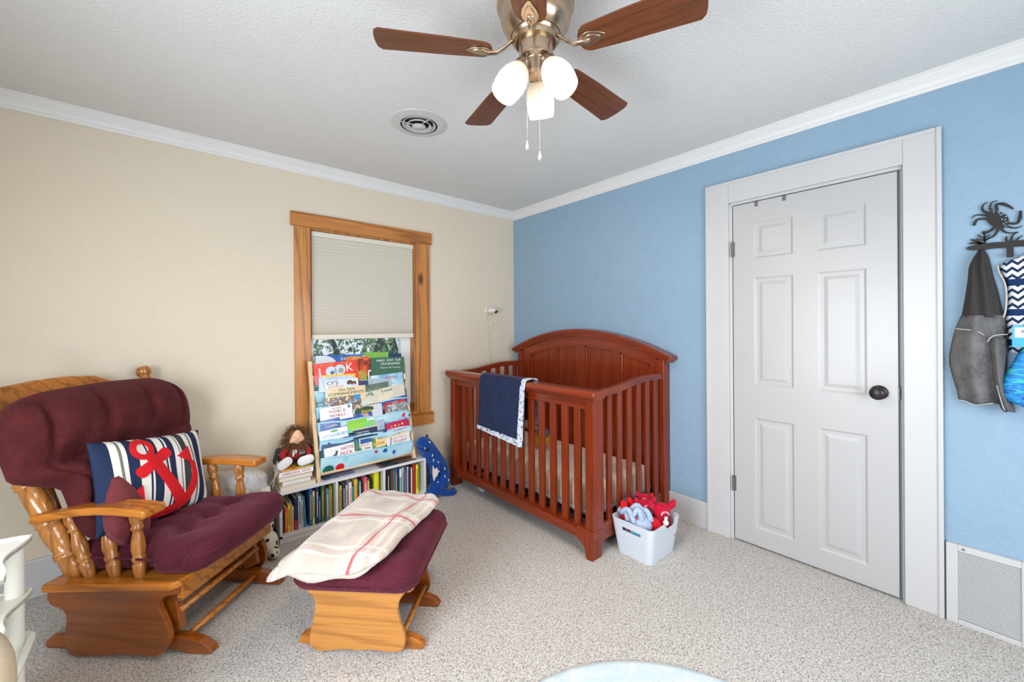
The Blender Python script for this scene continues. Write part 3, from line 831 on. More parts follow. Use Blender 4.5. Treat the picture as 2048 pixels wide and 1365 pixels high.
for az in (36, 158, 280):
    a = radians(az)
    Mx = Matrix.Rotation(a, 4, 'Z') @ Matrix.Translation((.040, 0, -.232)) @ Matrix.Rotation(radians(180 - 33), 4, 'Y')
    ar = MB(); ar.tube([(.022, 0, -.238), (.038, 0, -.230), (.052, 0, -.236)], .010, 8); arm = ar.build('lamp_arm', BRONZE, fan, smooth=True); arm.matrix_local = Matrix.Rotation(a, 4, 'Z')
    s = MB(); s.lathe([(.010, .0), (.026, .004), (.030, .012), (.031, .028), (.0, .028)], 24, cap=False); cup = s.build('lamp_socket', BRONZE, fan, smooth=True, auto=35); cup.matrix_local = Mx
    s = MB(); s.lathe([(.029, .026), (.038, .040), (.047, .064), (.051, .092), (.049, .120), (.044, .145), (.041, .145), (.046, .120), (.048, .092), (.044, .064), (.035, .040), (.026, .026)], 28, cap=False)
    g = s.build('glass_shade', M_LIT, fan, smooth=True); g.matrix_local = Mx
    s = MB(); s.ball((0, 0, .082), (.024, .024, .034), 16, 10); bb = s.build('bulb', M_BULB, fan, smooth=True); bb.matrix_local = Mx
    pl = bpy.data.lights.new('bulb_light', 'SPOT'); pl.energy = 18.0; pl.color = (1.0, .74, .48); pl.shadow_soft_size = .03; pl.spot_size = radians(150); pl.spot_blend = .6
    lo = bpy.data.objects.new('bulb_light', pl); COL.objects.link(lo); lo.parent = fan
    lo.matrix_local = Mx @ Matrix.Translation((0, 0, .150)) @ Matrix.Rotation(pi, 4, 'X')
M_CHAIN = plain('pull_chain', S(208, 204, 200), .3, .8)
t = NT('crystal_pendant'); t.col((.95, .95, .95, 1)); t.set(.05, 0, .5, **{'Transmission Weight': .8, 'IOR': 1.5}); M_CRY = t.m
for (lx, lc, zt, ze) in ((-.033, .046, -.222, -.508), (.008, .050, -.215, -.545)):
    lat = Vector((cos(radians(-40.8)), sin(radians(-40.8)), 0)); tc = Vector((cos(radians(229.2)), sin(radians(229.2)), 0))
    p = lat * lx + tc * lc
    b = MB(); n = int((zt - ze) / .006)
    for k in range(n): b.ball((p.x, p.y, zt - .006 * k), .0017, 6, 4)
    b.tube([(p.x, p.y, zt), (p.x, p.y, ze)], .0006, 5); c = b.build('pull_chain', M_CHAIN, fan, smooth=True)
    b = MB(); b.lathe([(.0005, 0), (.002, -.006), (.006, -.022), (.007, -.028), (.005, -.034), (.0, -.037)], 10, TR((p.x, p.y, ze)), cap=False); b.build('pendant', M_CRY, c)

# round ceiling air vent
av = thing('ceiling_vent', 'round white ceiling air vent with concentric rings', 'vent', (-1.566, -1.008, H))
b = MB(); b.lathe([(.100, -.012), (.112, -.014), (.150, -.004), (.152, 0), (.095, 0)], 48, cap=False); b.build('outer_flange', M_WHITE, av, smooth=True, auto=40)
b = MB(); b.lathe([(0, -.0005), (.104, -.0005)], 36, cap=False); b.build('duct_shade_disc', M_DARK, av)  # flat dark disc, the duct's inner shade put into its colour
for r, z in ((.082, -.014), (.060, -.020)):
    b = MB(); b.lathe([(r - .006, z + .014), (r + .008, z), (r + .010, z + .002), (r - .003, z + .017)], 40, cap=False); b.build('vent_ring', M_WHITE, av, smooth=True)
b = MB(); b.lathe([(0, -.026), (.036, -.022), (.038, -.019), (0, -.016)], 32, cap=False); b.build('vent_cone', M_WHITE, av, smooth=True)
b = MB()
for a in (40, 160, 280):
    c, s = cos(radians(a)), sin(radians(a)); b.tube([(.02 * c, .02 * s, -.012), (.10 * c, .10 * s, -.006)], .003, 6)
b.build('vent_spoke', M_WHITE, av)

# floor-level return air grille
gr = thing('return_air_grille', 'white louvred return air grille at the floor beside the door', 'vent', (0, -3.048, 0))
g0, g1 = .255, -.255
b = MB(); b.box(-.022, 0, .086, .121, 0, .345).box(-.022, 0, -.121, -.086, 0, .345).box(-.022, 0, -.086, .086, .318, .345).box(-.022, 0, -.086, .086, 0, .022)
b.build('grille_frame', M_WHITE, gr, bevel=.002)
b = MB(); b.box(-.004, 0, -.086, .086, .02, .318); b.build('grille_backing', plain('grille_shadow', S(84, 86, 90), .7), gr)
nsl = 36; me0 = None
for k in range(nsl):
    z = .026 + k * (.292 / nsl)
    if me0 is None:
        b = MB(); b.prism([(-.020, 0), (-.018, -.0015), (-.006, .0050), (-.008, .0065)], -.086, .086, 'y'); o = b.build('louvre', M_WHITE, gr); me0 = o.data
    else: o = bpy.data.objects.new('louvre', me0); COL.objects.link(o); o.parent = gr
    o.location = (0, 0, z)
b = MB(); b.lathe([(.005, 0), (.004, -.002), (0, -.0025)], 12, TR((-.022, .070, .331), (0, pi / 2, 0)), cap=False); b.build('screw', M_STEEL, gr)

# nails in the blue wall
for y, z in ((-.866, 1.995), (-.66, 1.70), (-1.02, 1.73)):
    b = MB(); b.lathe([(.0035, 0), (.0045, .003), (0, .004)], 8, TR((0, y, z), (0, -pi / 2, 0)), cap=False)
    o = b.build('nail', M_STEEL); tag(o, {-.866: 'small nail highest in the bare blue wall', -.66: 'small nail nearest the corner in the blue wall', -1.02: 'small nail above the crib headboard, right of its peak, in the blue wall'}[y], 'nail')

# baby monitor on the tan wall
bm = thing('baby_monitor', 'white round baby monitor camera mounted on the tan wall near the corner', 'camera', (-.325, 0, 1.462)); bm.scale = (1.3, 1.3, 1.0)
b = MB(); b.lathe([(.034, 0), (.034, .008), (.028, .012), (0, .013)], 24, TR((0, 0, 0), (pi / 2, 0, 0)), cap=False); b.build('wall_base', M_PLW, bm, smooth=True, auto=40)
b = MB(); b.ball((.006, -.040, .0), (.036, .036, .030), 20, 14); b.build('camera_body', M_PLW, bm, smooth=True)
b = MB(); b.lathe([(.015, 0), (.015, .006), (0, .007)], 18, TR((.020, -.066, -.012), (radians(105), 0, radians(22))), cap=False); b.build('lens', plain('black_glass', S(16, 14, 14), .15), bm, smooth=True)
b = MB(); b.tube([(.036, -.03, .0), (.075, -.025, -.004)], [.003, .004], 8); b.build('antenna', M_PLW, bm, smooth=True)
b = MB(); b.tube([(-.012, -.006, -.03), (-.010, -.005, -.12), (.004, -.006, -.25), (-.004, -.006, -.38), (.02, -.006, -.52), (.024, -.006, -.62), (.02, -.006, -1.2)], .0022, 6); b.build('cord', M_PLW, bm, smooth=True)
b = MB(); b.T = TR((.0, -.010, -.157), (0, radians(20), 0)); b.box(-.022, .022, -.001, .001, -.026, .026); tg = b.build('paper_tag', M_PAPER, bm)
b = MB(); b.T = TR((.0, -.0115, -.157), (0, radians(20), 0)); b.tube([(.009 * cos(q * pi / 5), 0, .009 * sin(q * pi / 5)) for q in range(10)], .001, 4, closed=True)
b.tube([(-.014, 0, .014), (-.006, 0, .016)], .001, 4); b.build('printed_mark', M_BLACK, tg)

# ================================================================== GLIDER CHAIR
ch = thing('glider_chair', 'oak glider rocking chair with burgundy corduroy cushions', 'chair', (-2.918, -.649, 0), (0, 0, radians(-44)))
def chaikin(p, n=2, closed=False):
    for _ in range(n):
        q = []; m = len(p)
        rng = range(m) if closed else range(m - 1)
        if not closed: q.append(p[0])
        for i in rng:
            a, c = p[i], p[(i + 1) % m]
            q.append(tuple(a[k] * .75 + c[k] * .25 for k in range(len(a)))); q.append(tuple(a[k] * .25 + c[k] * .75 for k in range(len(a))))
        if not closed: q.append(p[-1])
        p = q
    return p
PANEL = [(-.098, .268), (-.098, .228), (-.080, .203), (-.037, .196), (-.014, .165), (-.022, .12), (-.027, .08), (-.024, .035), (0, .012), (.043, .004), (.09, .014), (.147, .014), (.187, .022), (.262, .024), (.33, .018), (.381, .026), (.414, .065), (.416, .120), (.392, .176), (.368, .215), (.385, .255), (.445, .268), (.445, .294)]
PN = [PANEL[0]] + chaikin(PANEL[1:-1], 2) + [PANEL[-1]]
def pan_obj(v0, v1, nm, mat, par):
    b = MB(); b.prism(PN, v0, v1, 'y'); return b.build(nm, mat, par, bevel=.005)
pan_obj(-.012, .010, 'side_panel', OAKD, ch); pan_obj(.550, .572, 'side_panel', OAKD, ch)
def seatboard(pts, z0, z1, nm, mat, par):
    b = MB(); b.prism(pts, z0, z1, 'z')
    b.v = [(x, y, z + (x + .1) * .048) for x, y, z in b.v]; return b.build(nm, mat, par, bevel=.007)
seatboard([(-.095, -.035), (.44, -.035), (.462, -.015), (.470, .03), (.470, .53), (.462, .575), (.44, .595), (-.095, .595), (-.105, .58), (-.105, -.02)], .268, .298, 'seat_frame', OAK, ch)
b = MB(); b.box(.425, .448, .01, .55, .225, .295); b.build('front_apron', OAK, ch, bevel=.004)
b = MB(); b.box(-.09, -.07, .01, .55, .215, .270); b.build('rear_apron', OAK, ch, bevel=.004)
# rear posts turned
PP = [(.020, 0), (.034, .035), (.036, .075), (.033, .105), (.040, .112), (.040, .122), (.036, .126), (.040, .131), (.038, .140), (.031, .150), (.037, .20), (.040, .25), (.036, .275), (.042, .283), (.042, .292), (.038, .297), (.042, .303), (.040, .312), (.035, .32),
      (.036, .42), (.034, .47), (.041, .478), (.041, .487), (.037, .492), (.041, .498), (.039, .507), (.030, .52), (.035, .60), (.036, .66), (.031, .70), (.037, .708), (.037, .718), (.031, .727), (.032, .80), (.032, .90), (.024, .925), (.022, .935), (.031, .948), (.033, .965), (.031, .985), (.022, .995), (.0, 1.0)]
PP = [(r * 1.0, h) for r, h in PP]
for (a, c) in (((-.015, .034, .298), (-.340, -.066, 1.10)), ((-.015, .530, .298), (-.268, .545, 1.108))):
    b = MB(); b.spin(a, c, PP, 20); b.build('rear_post', OAKZ, ch, smooth=True)
# crest board
b = MB()
cr = [(-.03, .90), (-.03, 1.0), (.045, 1.070), (.15, 1.082), (.28, 1.086), (.40, 1.075), (.52, 1.01), (.56, .90)]
vs = []
b.T = Matrix(((1, 0, 0, 0), (0, 1, 0, 0), (0, 0, 1, 0), (0, 0, 0, 1)))
for d in (0, .022):
    for v_, z in cr: vs.append((-.015 - .44 * (z - .298) - .01 - d, v_, z))
n = len(cr); b.add(vs, [tuple(range(n)), tuple(range(2 * n - 1, n - 1, -1))] + [(i, i + n, (i + 1) % n + n, (i + 1) % n) for i in range(n)])
b.build('crest_rail', OAK, ch, bevel=.006, fix=True)
for k in range(5):
    v_ = .07 + .105 * k
    b = MB(); b.tube([(-.05, v_, .30), (-.015 - .44 * .62 - .02, v_, .92)], .012, 8); b.build('back_spindle', OAKZ, ch, smooth=True)
# arms
def arm(cent, lohi):
    cc = chaikin(cent, 1); vs = []
    for (u, z, w) in cc:
        lo, hi = lohi(u, w)
        vs += [(u, lo, z - .004), (u + (.0 if u < .3 else 0), hi, z - .004), (u, hi, z + .028), (u, lo, z + .028)]
    n = len(cc); fs = [(0, 1, 2, 3), tuple(4 * (n - 1) + k for k in (3, 2, 1, 0))]
    for i in range(n - 1):
        for k in range(4): fs.append((4 * i + k, 4 * (i + 1) + k, 4 * (i + 1) + (k + 1) % 4, 4 * i + (k + 1) % 4))
    MB().add(vs, fs).build('armrest', OAK, ch, fix=True, bevel=.007)
def near_lh(u, w):
    o = -.026 - .034 * max(0, min(1, (.10 - u) / .20)); return (o, o + w)
arm([(-.112, .554, .040), (-.07, .560, .046), (.0, .572, .062), (.09, .578, .076), (.18, .580, .090), (.26, .575, .096), (.325, .566, .098)], near_lh)
arm([(-.185, .540, .042), (-.10, .555, .046), (.0, .575, .062), (.10, .588, .076), (.2, .592, .088), (.30, .590, .094), (.385, .580, .094)], lambda u, w: (.584 - w * .72, .584 + w * .28))
SP = [(.012, 0), (.017, .08), (.021, .19), (.021, .24), (.016, .27), (.022, .29), (.022, .33), (.018, .36), (.0225, .45), (.020, .56), (.015, .66), (.014, .70), (.020, .72), (.020, .75), (.0155, .77), (.021, .84), (.022, .90), (.017, .98), (.014, 1.0)]
SP = [(r * 1.08, h) for r, h in SP]
for v0, pts in ((.022, (((.051, .290), (-.050, .562)), ((.158, .290), (.095, .582)), ((.262, .290), (.240, .580)))),
                (.555, (((.06, .290), (-.04, .562)), ((.17, .290), (.115, .586)), ((.285, .290), (.270, .586))))):
    for (a, c) in pts:
        b = MB(); b.spin((a[0], v0, a[1] + .006), (c[0], v0 + (.004 if v0 < .3 else -.004), c[1] + .004), SP, 18); b.build('arm_spindle', OAKZ, ch, smooth=True)
# base
FT = [(-.165, .010), (-.158, .030), (-.125, .058), (-.07, .070), (.10, .074), (.30, .072), (.44, .066), (.50, .052), (.545, .026), (.555, .008), (.54, 0), (.46, .0), (.40, .014), (.05, .014), (-.03, 0), (-.15, .0)]
for v0 in (.028, .462):
    b = MB(); b.prism(FT, v0, v0 + .040, 'y'); b.build('base_foot', OAKD, ch, bevel=.005)
    b = MB(); b.prism([(.08, .07), (.34, .07), (.30, .19), (.12, .19)], v0 + .010, v0 + .032, 'y'); b.build('base_upright', OAKD, ch, bevel=.003)
    for (ua, ub) in ((.12, .045), (.30, .375)):
        b = MB(); b.T = TR((ua, v0 + .036, .175)); 
        b2 = MB(); b2.prism([(ua - .02, .17), (ua + .02, .17), (ub + .02, .262), (ub - .02, .262)], v0 + .034, v0 + .048, 'y'); b2.build('swing_link', OAKD, ch, bevel=.003)
    b = MB(); b.prism([(.34, .255), (.40, .255), (.425, .10), (.36, .065), (.33, .1)], v0 + .012 if v0 > .3 else v0 + .0, v0 + .03, 'y'); b.build('base_brace', OAKD, ch, bevel=.003)
for (u, z) in ((.42, .045), (.41, .168), (.02, .045)):
    b = MB(); b.tube([(u, .04, z), (u, .49, z)], .013, 10); b.build('base_rod', OAK, ch, smooth=True)

# cushions
def tuftz(x, y, tufts, d, s):
    return -sum(d * exp(-((x - a) ** 2 + (y - c) ** 2) / (s * s)) for a, c in tufts)
def crease(x, y, tufts, d):
    # radial creases running out of each tuft
    z = 0
    for a, c in tufts:
        r = hypot(x - a, y - c)
        if r < .16:
            z -= d * exp(-r / .07) * (abs(cos(2 * atan2(y - c, x - a))) ** 6)
    return z
sc_t = [(.11, -.14), (.11, .14), (-.10, -.14), (-.10, .14), (.11, 0), (-.10, 0)]
def seatfn(x, y, z):
    if z > 0:
        z += tuftz(x, y, sc_t, .030, .040) + crease(x, y, sc_t, .014) + .012 * (1 - (x / .29) ** 2) * (1 - (y / .3) ** 2)
        z += .004 * sin(y * 31) * max(0, x - .15) * 8
    x += .030 * (1 - (y / .3) ** 2) * (1 if x > .1 else 0) * max(0, min(1, (x - .1) / .15))
    y *= 1 - .17 * max(0, min(1, (.13 - x) / .06))
    return (x, y, z + (x + .1) * .05)
b = MB(); b.rbox((.300, .292, .066), (.075, .085, .056), (34, 34, 8), seatfn, (.232, .276, .372))
sc = b.build('seat_cushion', M_MAROON, ch, smooth=True)
# piping loop
lp = []
hx, hy, r = .301, .293, .085
for cx_, cy_, a0 in ((hx - r, hy - r, 0), (-hx + r, hy - r, 90), (-hx + r, -hy + r, 180), (hx - r, -hy + r, 270)):
    for q in range(9):
        a = radians(a0 + q * 11.25); x, y, z_ = seatfn(cx_ + r * cos(a), cy_ + r * sin(a), 0); lp.append((x + .232, y + .276, .384 + z_))
b = MB(); b.tube(lp, .0045, 6, closed=True); b.build('piping', M_MAROON, sc, smooth=True)
# back cushion in its own tilted frame (local: X width, Z height, Y front negative)
TB = Matrix.Translation((.045, .240, .425)) @ Matrix(((0, 0, 0, 0),) * 4 if False else ((0, -1, 0, 0), (1, 0, 0, 0), (0, 0, 1, 0), (0, 0, 0, 1))) @ Matrix.Rotation(radians(-23), 4, 'X')
bt = [(-.17, .06), (.0, .06), (.17, .06), (-.17, -.14), (0, -.14), (.17, -.14)]
def backfn(x, y, z):
    # x width, y depth (front = -y), z height, centred
    k = (z + .32) / .64
    q_ = max(0, min(1, (k - .40) / .16)); w = .74 + .44 * q_ * q_ * (3 - 2 * q_)
    if y < 0:
        puff = .085 * (exp(-((z - .19) / .12) ** 2)) + .026 * exp(-((z + .04) / .08) ** 2) + .012 * exp(-((z + .22) / .07) ** 2)
        e = max(0, 1 - (abs(x) / .36) ** 4)
        y -= puff * e
        y += .030 * exp(-((z - .050) / .022) ** 2) * e + .030 * exp(-((z + .145) / .022) ** 2) * e
        y -= -sum(.035 * exp(-((x - a) ** 2 + (z - c) ** 2) / .0016) for a, c in bt)
        for a in (-.24, -.085, .085, .24):
            y += .036 * exp(-((x - a - .05 * (z - .1)) / .011) ** 2) * (1 if z > .06 else .3) * max(0, min(1, (z - .06) / .1 if z > .06 else 1)) * max(0, 1 - max(0, z - .2) / .1)
        for a, c in bt:
            r = hypot(x - a, z - c)
            if r < .17: y += .020 * exp(-r / .07) * abs(cos(2.5 * atan2(z - c, x - a))) ** 5
    return (x * w, y, z + (.03 * (1 - (x / .36) ** 2) if z > .2 else 0))
b = MB(); b.T = TB; b.rbox((.325, .060, .325), (.14, .055, .13), (44, 8, 44), backfn, (0, -.02, .315))
b.build('back_cushion', M_MAROON2, ch, smooth=True)

# ---- anchor throw pillow
def pil_fn(w, h, t_):
    def f(u, v, side):      # u,v in -1..1
        x = w * u * (1 - .05 * (1 - u * u) * 0 - .05 * (1 - abs(v) ** 2) * abs(u) ** 3 * 0 - .06 * (1 - v * v) * (abs(u)) ** 2)
        z = h * v * (1 - .06 * (1 - u * u) * abs(v) ** 2)
        e = max(0, (1 - abs(u) ** 2.6)) ** .55 * max(0, (1 - abs(v) ** 2.6)) ** .55
        y = -side * (t_ * e + .0015)
        y += .004 * sin(u * 9 + v * 4) * e
        return (x, y, z)
    return f
def pillow(b, f, nu=40, nv=30):
    b.grid(lambda a, c: f(2 * a - 1, 2 * c - 1, 1), nu, nv)
    g = MB(); g.grid(lambda a, c: f(2 * a - 1, 2 * c - 1, -1), nu, nv)
    b.add(g.v, [tuple(reversed(q)) for q in g.f])
    w = nu + 1; N = w * (nv + 1); fs = []
    for i in range(nu): fs += [(i, N + i, N + i + 1, i + 1), (nv * w + i, nv * w + i + 1, N + nv * w + i + 1, N + nv * w + i)]
    for j in range(nv): fs += [(j * w, (j + 1) * w, N + (j + 1) * w, N + j * w), (j * w + nu, N + j * w + nu, N + (j + 1) * w + nu, (j + 1) * w + nu)]
    b.f += fs; b.mi += [b.m] * len(fs); return b
def stripes():
    t = NT('nautical_stripes'); v = t.co(); sp = t.n('ShaderNodeSeparateXYZ'); t.l(v, sp.inputs[0])
    x = t.math('ADD', t.math('DIVIDE', sp.outputs[0], .52), .5)
    N_, W_, G_, D_ = S(36, 48, 78), S(232, 228, 220), S(62, 64, 70), S(120, 120, 112)
    seq = [(0, N_), (.105, W_), (.155, D_), (.175, W_), (.205, N_), (.285, W_), (.355, N_), (.368, W_), (.385, N_), (.455, W_), (.515, N_), (.528, W_), (.543, N_ ), (.60, W_), (.645, N_), (.655, W_), (.672, G_), (.745, W_), (.79, D_), (.81, W_), (.83, N_), (.90, W_), (.955, N_)]
    c = t.ramp(x, seq, 'CONSTANT'); t.col(c); t.set(.85, 0, .2); t.bump(t.noise(v, 700, 2), .2, .001); return t.m
pl_ = thing('throw_pillow', 'navy and white striped throw pillow with a red anchor leaning in the glider chair', 'pillow')
# local axes: X along pillow width, Y depth, Z up ; front faces -Y
CH = Matrix.Translation((-2.918, -.649, 0)) @ Matrix.Rotation(radians(-44), 4, 'Z')
pl_.matrix_world = CH @ Matrix.Translation((.085, .262, .625)) @ Matrix(((0, -1, 0, 0), (1, 0, 0, 0), (0, 0, 1, 0), (0, 0, 0, 1))) @ Matrix.Rotation(radians(-17), 4, 'X') @ Matrix.Rotation(radians(9), 4, 'Y')
PW, PH, PT = .262, .190, .062
pf = pil_fn(PW, PH, PT)
pillow(MB(), pf).build('pillow_cover', stripes(), pl_, smooth=True, fix=True)
def on_p(x, z, off):
    u = max(-.97, min(.97, x / PW)); v = max(-.97, min(.97, z / PH))
    u2 = u / (1 - .06 * (1 - v * v) * u * u); v2 = v / (1 - .06 * (1 - u * u) * v * v)
    p = pf(u2, v2, 1); return (p[0], p[1] - off, p[2])
AT = Matrix.Rotation(radians(30), 2) * 1.18     # anchor tilt
def A2(x, z):
    q = AT @ Vector((x, z)); return (q.x - .018, q.y + .004)
b = MB(); TH = .0045
def patch(fn, nu, nv, off=TH):
    vs = []; w = nu + 1
    for k in (off, -.001):
        for j in range(nv + 1):
            for i in range(nu + 1):
                x, z = A2(*fn(i / nu, j / nv)); vs.append(on_p(x, z, k))
    m = w * (nv + 1); fs = []
    for j in range(nv):
        for i in range(nu):
            a = j * w + i; fs.append((a, a + 1, a + w + 1, a + w))
    for i in range(nu):
        fs.append((i, m + i, m + i + 1, i + 1)); a = nv * w + i; fs.append((a, a + 1, m + a + 1, m + a))
    for j in range(nv):
        a = j * w; fs.append((a, a + w, m + a + w, m + a)); a = j * w + nu; fs.append((a, m + a, m + a + w, a + w))
    b.add(vs, fs)
patch(lambda a, c: ((.024 + .020 * c) * cos(a * 2 * pi), .118 + (.022 + .020 * c) * sin(a * 2 * pi)), 28, 3)            # ring
patch(lambda a, c: ((a - .5) * 2 * (.020 + .004 * (1 - c)), -.150 + c * .238), 5, 16, TH + .0004)                          # shank
def caps(a, c):
    x = (a - .5) * .150; w = .017 * sqrt(max(0.02, 1 - max(0, (abs(x) - .058) / .018) ** 2)) + .006 * (abs(x) / .075); return (x, .052 + (c - .5) * 2 * w)
patch(caps, 18, 4, TH + .0007)                                                                                             # stock
def armc(a, c):
    an = radians(-90 + (a - .5) * 2 * 82); R = .120 + (c - .5) * 2 * (.020 - .010 * abs(a - .5) * 2); return (R * cos(an) * 1.02, -.030 + R * sin(an) * 1.02)
patch(armc, 30, 4, TH + .0002)
for s in (-1, 1):
    def fl(a, c, s=s): return (s * (.118 + (a - .5) * .062 * (1 - c)), .0 - .022 + c * .035 + .006 * (1 - c))
    patch(lambda a, c, s=s: (s * (.119 + (a - .5) * .070 * (1.0 - .95 * (1 - c)) ), -.050 + c * .062), 6, 6, TH + .0009)
b.build('anchor_applique', plain('red_felt', S(216, 12, 28), .85, bscale=300), pl_, fix=False)

sp_ = thing('throw_pillow', 'small dusty maroon pillow tucked beside the near armrest of the glider chair', 'pillow')
sp_.matrix_world = CH @ Matrix.Translation((.095, .125, .520)) @ Matrix.Rotation(radians(38), 4, 'Z') @ Matrix(((0, -1, 0, 0), (1, 0, 0, 0), (0, 0, 1, 0), (0, 0, 0, 1))) @ Matrix.Rotation(radians(-12), 4, 'X') @ Matrix.Rotation(radians(40), 4, 'Y') 
def sfn(u, v, s, f=pil_fn(.165, .155, .058)):
    p = f(u, v, s); return (p[0], p[1] + .012 * sin(u * 4 + v * 5) * (1 - u * u) * (1 - v * v), p[2])
pillow(MB(), sfn, 26, 22).build('pillow_cover', M_MAROON3, sp_, smooth=True, fix=True)

# ================================================================== OTTOMAN
ot = thing('glider_ottoman', 'light oak gliding ottoman with burgundy cushion in front of the glider chair', 'ottoman', (-2.206, -1.232, 0), (0, 0, radians(-45)))
OP = [(.008, .262), (.014, .240), (.037, .220), (.045, .187), (.038, .143), (.025, .095), (.017, .05), (.021, .022), (.043, .006), (.081, .002), (.142, .014), (.187, .016), (.224, .012), (.276, .020), (.328, .016), (.372, .012), (.404, .022), (.417, .050), (.413, .096), (.395, .140), (.385, .181), (.390, .217), (.406, .240), (.424, .262)]
OPN = [OP[0]] + chaikin(OP[1:-1], 2) + [OP[-1]]
for v0, m in ((-.010, OAKL), (.345, OAKD)):  # same oak, with shade put into the far panel's darker colour
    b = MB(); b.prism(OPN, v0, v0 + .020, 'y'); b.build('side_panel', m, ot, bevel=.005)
b = MB(); b.prism([(.0, -.02), (.44, -.02), (.45, 0), (.45, .36), (.44, .375), (.0, .375), (-.01, .36), (-.01, 0)], .262, .286, 'z'); b.build('top_board', OAKL, ot, bevel=.005)
OF = [(-.05, .008), (-.04, .035), (0, .052), (.10, .056), (.30, .056), (.42, .050), (.462, .034), (.482, .010), (.47, 0), (.39, 0), (.35, .012), (.06, .012), (.02, 0), (-.045, 0)]
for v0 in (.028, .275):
    b = MB(); b.prism(OF, v0, v0 + .035, 'y'); b.build('base_foot', OAKD if v0 > .1 else OAK, ot, bevel=.004)  # far foot shaded by colour like the far panel
    b = MB(); b.prism([(.10, .05), (.33, .05), (.30, .17), (.13, .17)], v0 + .008, v0 + .026, 'y'); b.build('base_upright', OAKD, ot, bevel=.003)
    for (ua, ub) in ((.13, .07), (.29, .36)):
        b = MB(); b.prism([(ua - .016, .155), (ua + .016, .155), (ub + .016, .258), (ub - .016, .258)], v0 + .028, v0 + .040, 'y'); b.build('swing_link', OAKD, ot, bevel=.003)
for (u, z) in ((.40, .075), (.03, .04)):
    b = MB(); b.tube([(u, .03, z), (u, .31, z)], .011, 10); b.build('base_rod', OAK, ot, smooth=True)
ott = [(-.09, -.13), (.11, -.13), (-.09, .12), (.11, .12)]
def ofn(x, y, z):
    if z > 0: z += tuftz(x, y, ott, .022, .035) + crease(x, y, ott, .010) + .014 * (1 - (x / .26) ** 2) * (1 - (y / .3) ** 2)
    return (x, y, z)
b = MB(); b.rbox((.250, .285, .054), (.075, .085, .045), (24, 26, 8), ofn, (.238, .175, .342)); oc = b.build('cushion', M_MAROON, ot, smooth=True)
lp = []
hx, hy, r = .251, .286, .085
for cx_, cy_, a0 in ((hx - r, hy - r, 0), (-hx + r, hy - r, 90), (-hx + r, -hy + r, 180), (hx - r, -hy + r, 270)):
    for q in range(9):
        a = radians(a0 + q * 11.25); lp.append((cx_ + r * cos(a) + .238, cy_ + r * sin(a) + .175, .332))
b = MB(); b.tube(lp, .0045, 6, closed=True); b.build('piping', M_MAROON, oc, smooth=True)

# plaid throw over the ottoman
def plaid():
    t = NT('plaid_fleece'); v = t.co(kind='UV'); sp = t.n('ShaderNodeSeparateXYZ'); t.l(v, sp.inputs[0])
    hero = None
    def band(src, cs, w, fz=.0015):
        tot = None
        for c in cs:
            d = t.math('ABSOLUTE', t.math('SUBTRACT', src, c)); m = t.math('LESS_THAN', d, w)
            tot = m if tot is None else t.math('MAXIMUM', tot, m)
        return tot
    nz = t.noise(v, 5, 4, .6); base = t.ramp(nz, [(.3, S(180, 164, 152)), (.7, S(204, 191, 180))])
    W_ = S(216, 210, 204); R_ = S(182, 52, 70)
    x, y = sp.outputs[0], sp.outputs[1]
    c = t.mix(t.math('MULTIPLY', band(x, (.13, .19, .73, .87, .95), .018), .5), base, W_)
    c = t.mix(t.math('MULTIPLY', band(y, (.08, .15, .44, .56, .80, .93), .013), .75), c, W_)
    tw = t.n('ShaderNodeTexWave', wave_type='BANDS', bands_direction='DIAGONAL'); tw.inputs['Scale'].default_value = 40; t.l(v, tw.inputs['Vector'])
    k = t.math('ADD', .62, t.math('MULTIPLY', tw.outputs['Fac'], .38))
    c = t.mix(t.math('MULTIPLY', band(x, (.10, .80), .0130), k), c, R_)
    c = t.mix(t.math('MULTIPLY', band(y, (.50, .86), .0110), k), c, R_)
    t.col(c); t.set(.9, 0, .1, **{'Sheen Weight': .5}); t.bump(t.noise(v, 60, 4, .7), .35, .006); return t.m
th = thing('throw_blanket', 'cream fleece throw with red plaid lines folded over the ottoman', 'blanket', (-2.206, -1.232, 0), (0, 0, radians(-45)))
# corner layout in ottoman frame: A near-left, B near-right, C far-right, D far-left
UVS = []
def throw_fn(x, y, z):
    a, c = x / .25 / 2 + .5, y / .33 / 2 + .5
    UVS.append((a, c))
    A, B, Cc, D = Vector((-.128, -.132)), Vector((.347, -.145)), Vector((.462, .462)), Vector((.045, .560))
    p = (A * (1 - a) + B * a) * (1 - c) + (D * (1 - a) + Cc * a) * c
    X, Y = p.x, p.y - .020 * sin(pi * max(0, min(1, a))) * (1 - c)
    zz = .402 + .014 * (1 - ((X - .238) / .3) ** 2) * (1 - ((Y - .175) / .34) ** 2)
    dl = max(0, .03 - X); dy = max(0, -.115 - Y)
    zz -= dl * .55 + dl * dl * 1.5 + dy * .45
    thick = 1 + .35 * max(0, a - .5) * (1 - c) * 2 - .25 * max(0, .3 - a)
    w_ = .004 * sin(X * 34 + Y * 13) + .003 * sin(Y * 47 - X * 21) + .003 * sin(X * 60 + Y * 8) * c
    if z > 0: w_ += .005 * sin(a * 5 + c * 9)
    return (X, Y, zz + .026 + z * thick + w_)
b = MB(); b.rbox((.25, .33, .025), (.100, .100, .024), (44, 54, 8), throw_fn)
o = b.build('folded_fleece', plaid(), th, smooth=True)
uvl = o.data.uv_layers.new(name='UVMap')
for lp_ in o.data.loops: uvl.data[lp_.index].uv = UVS[lp_.vertex_index]
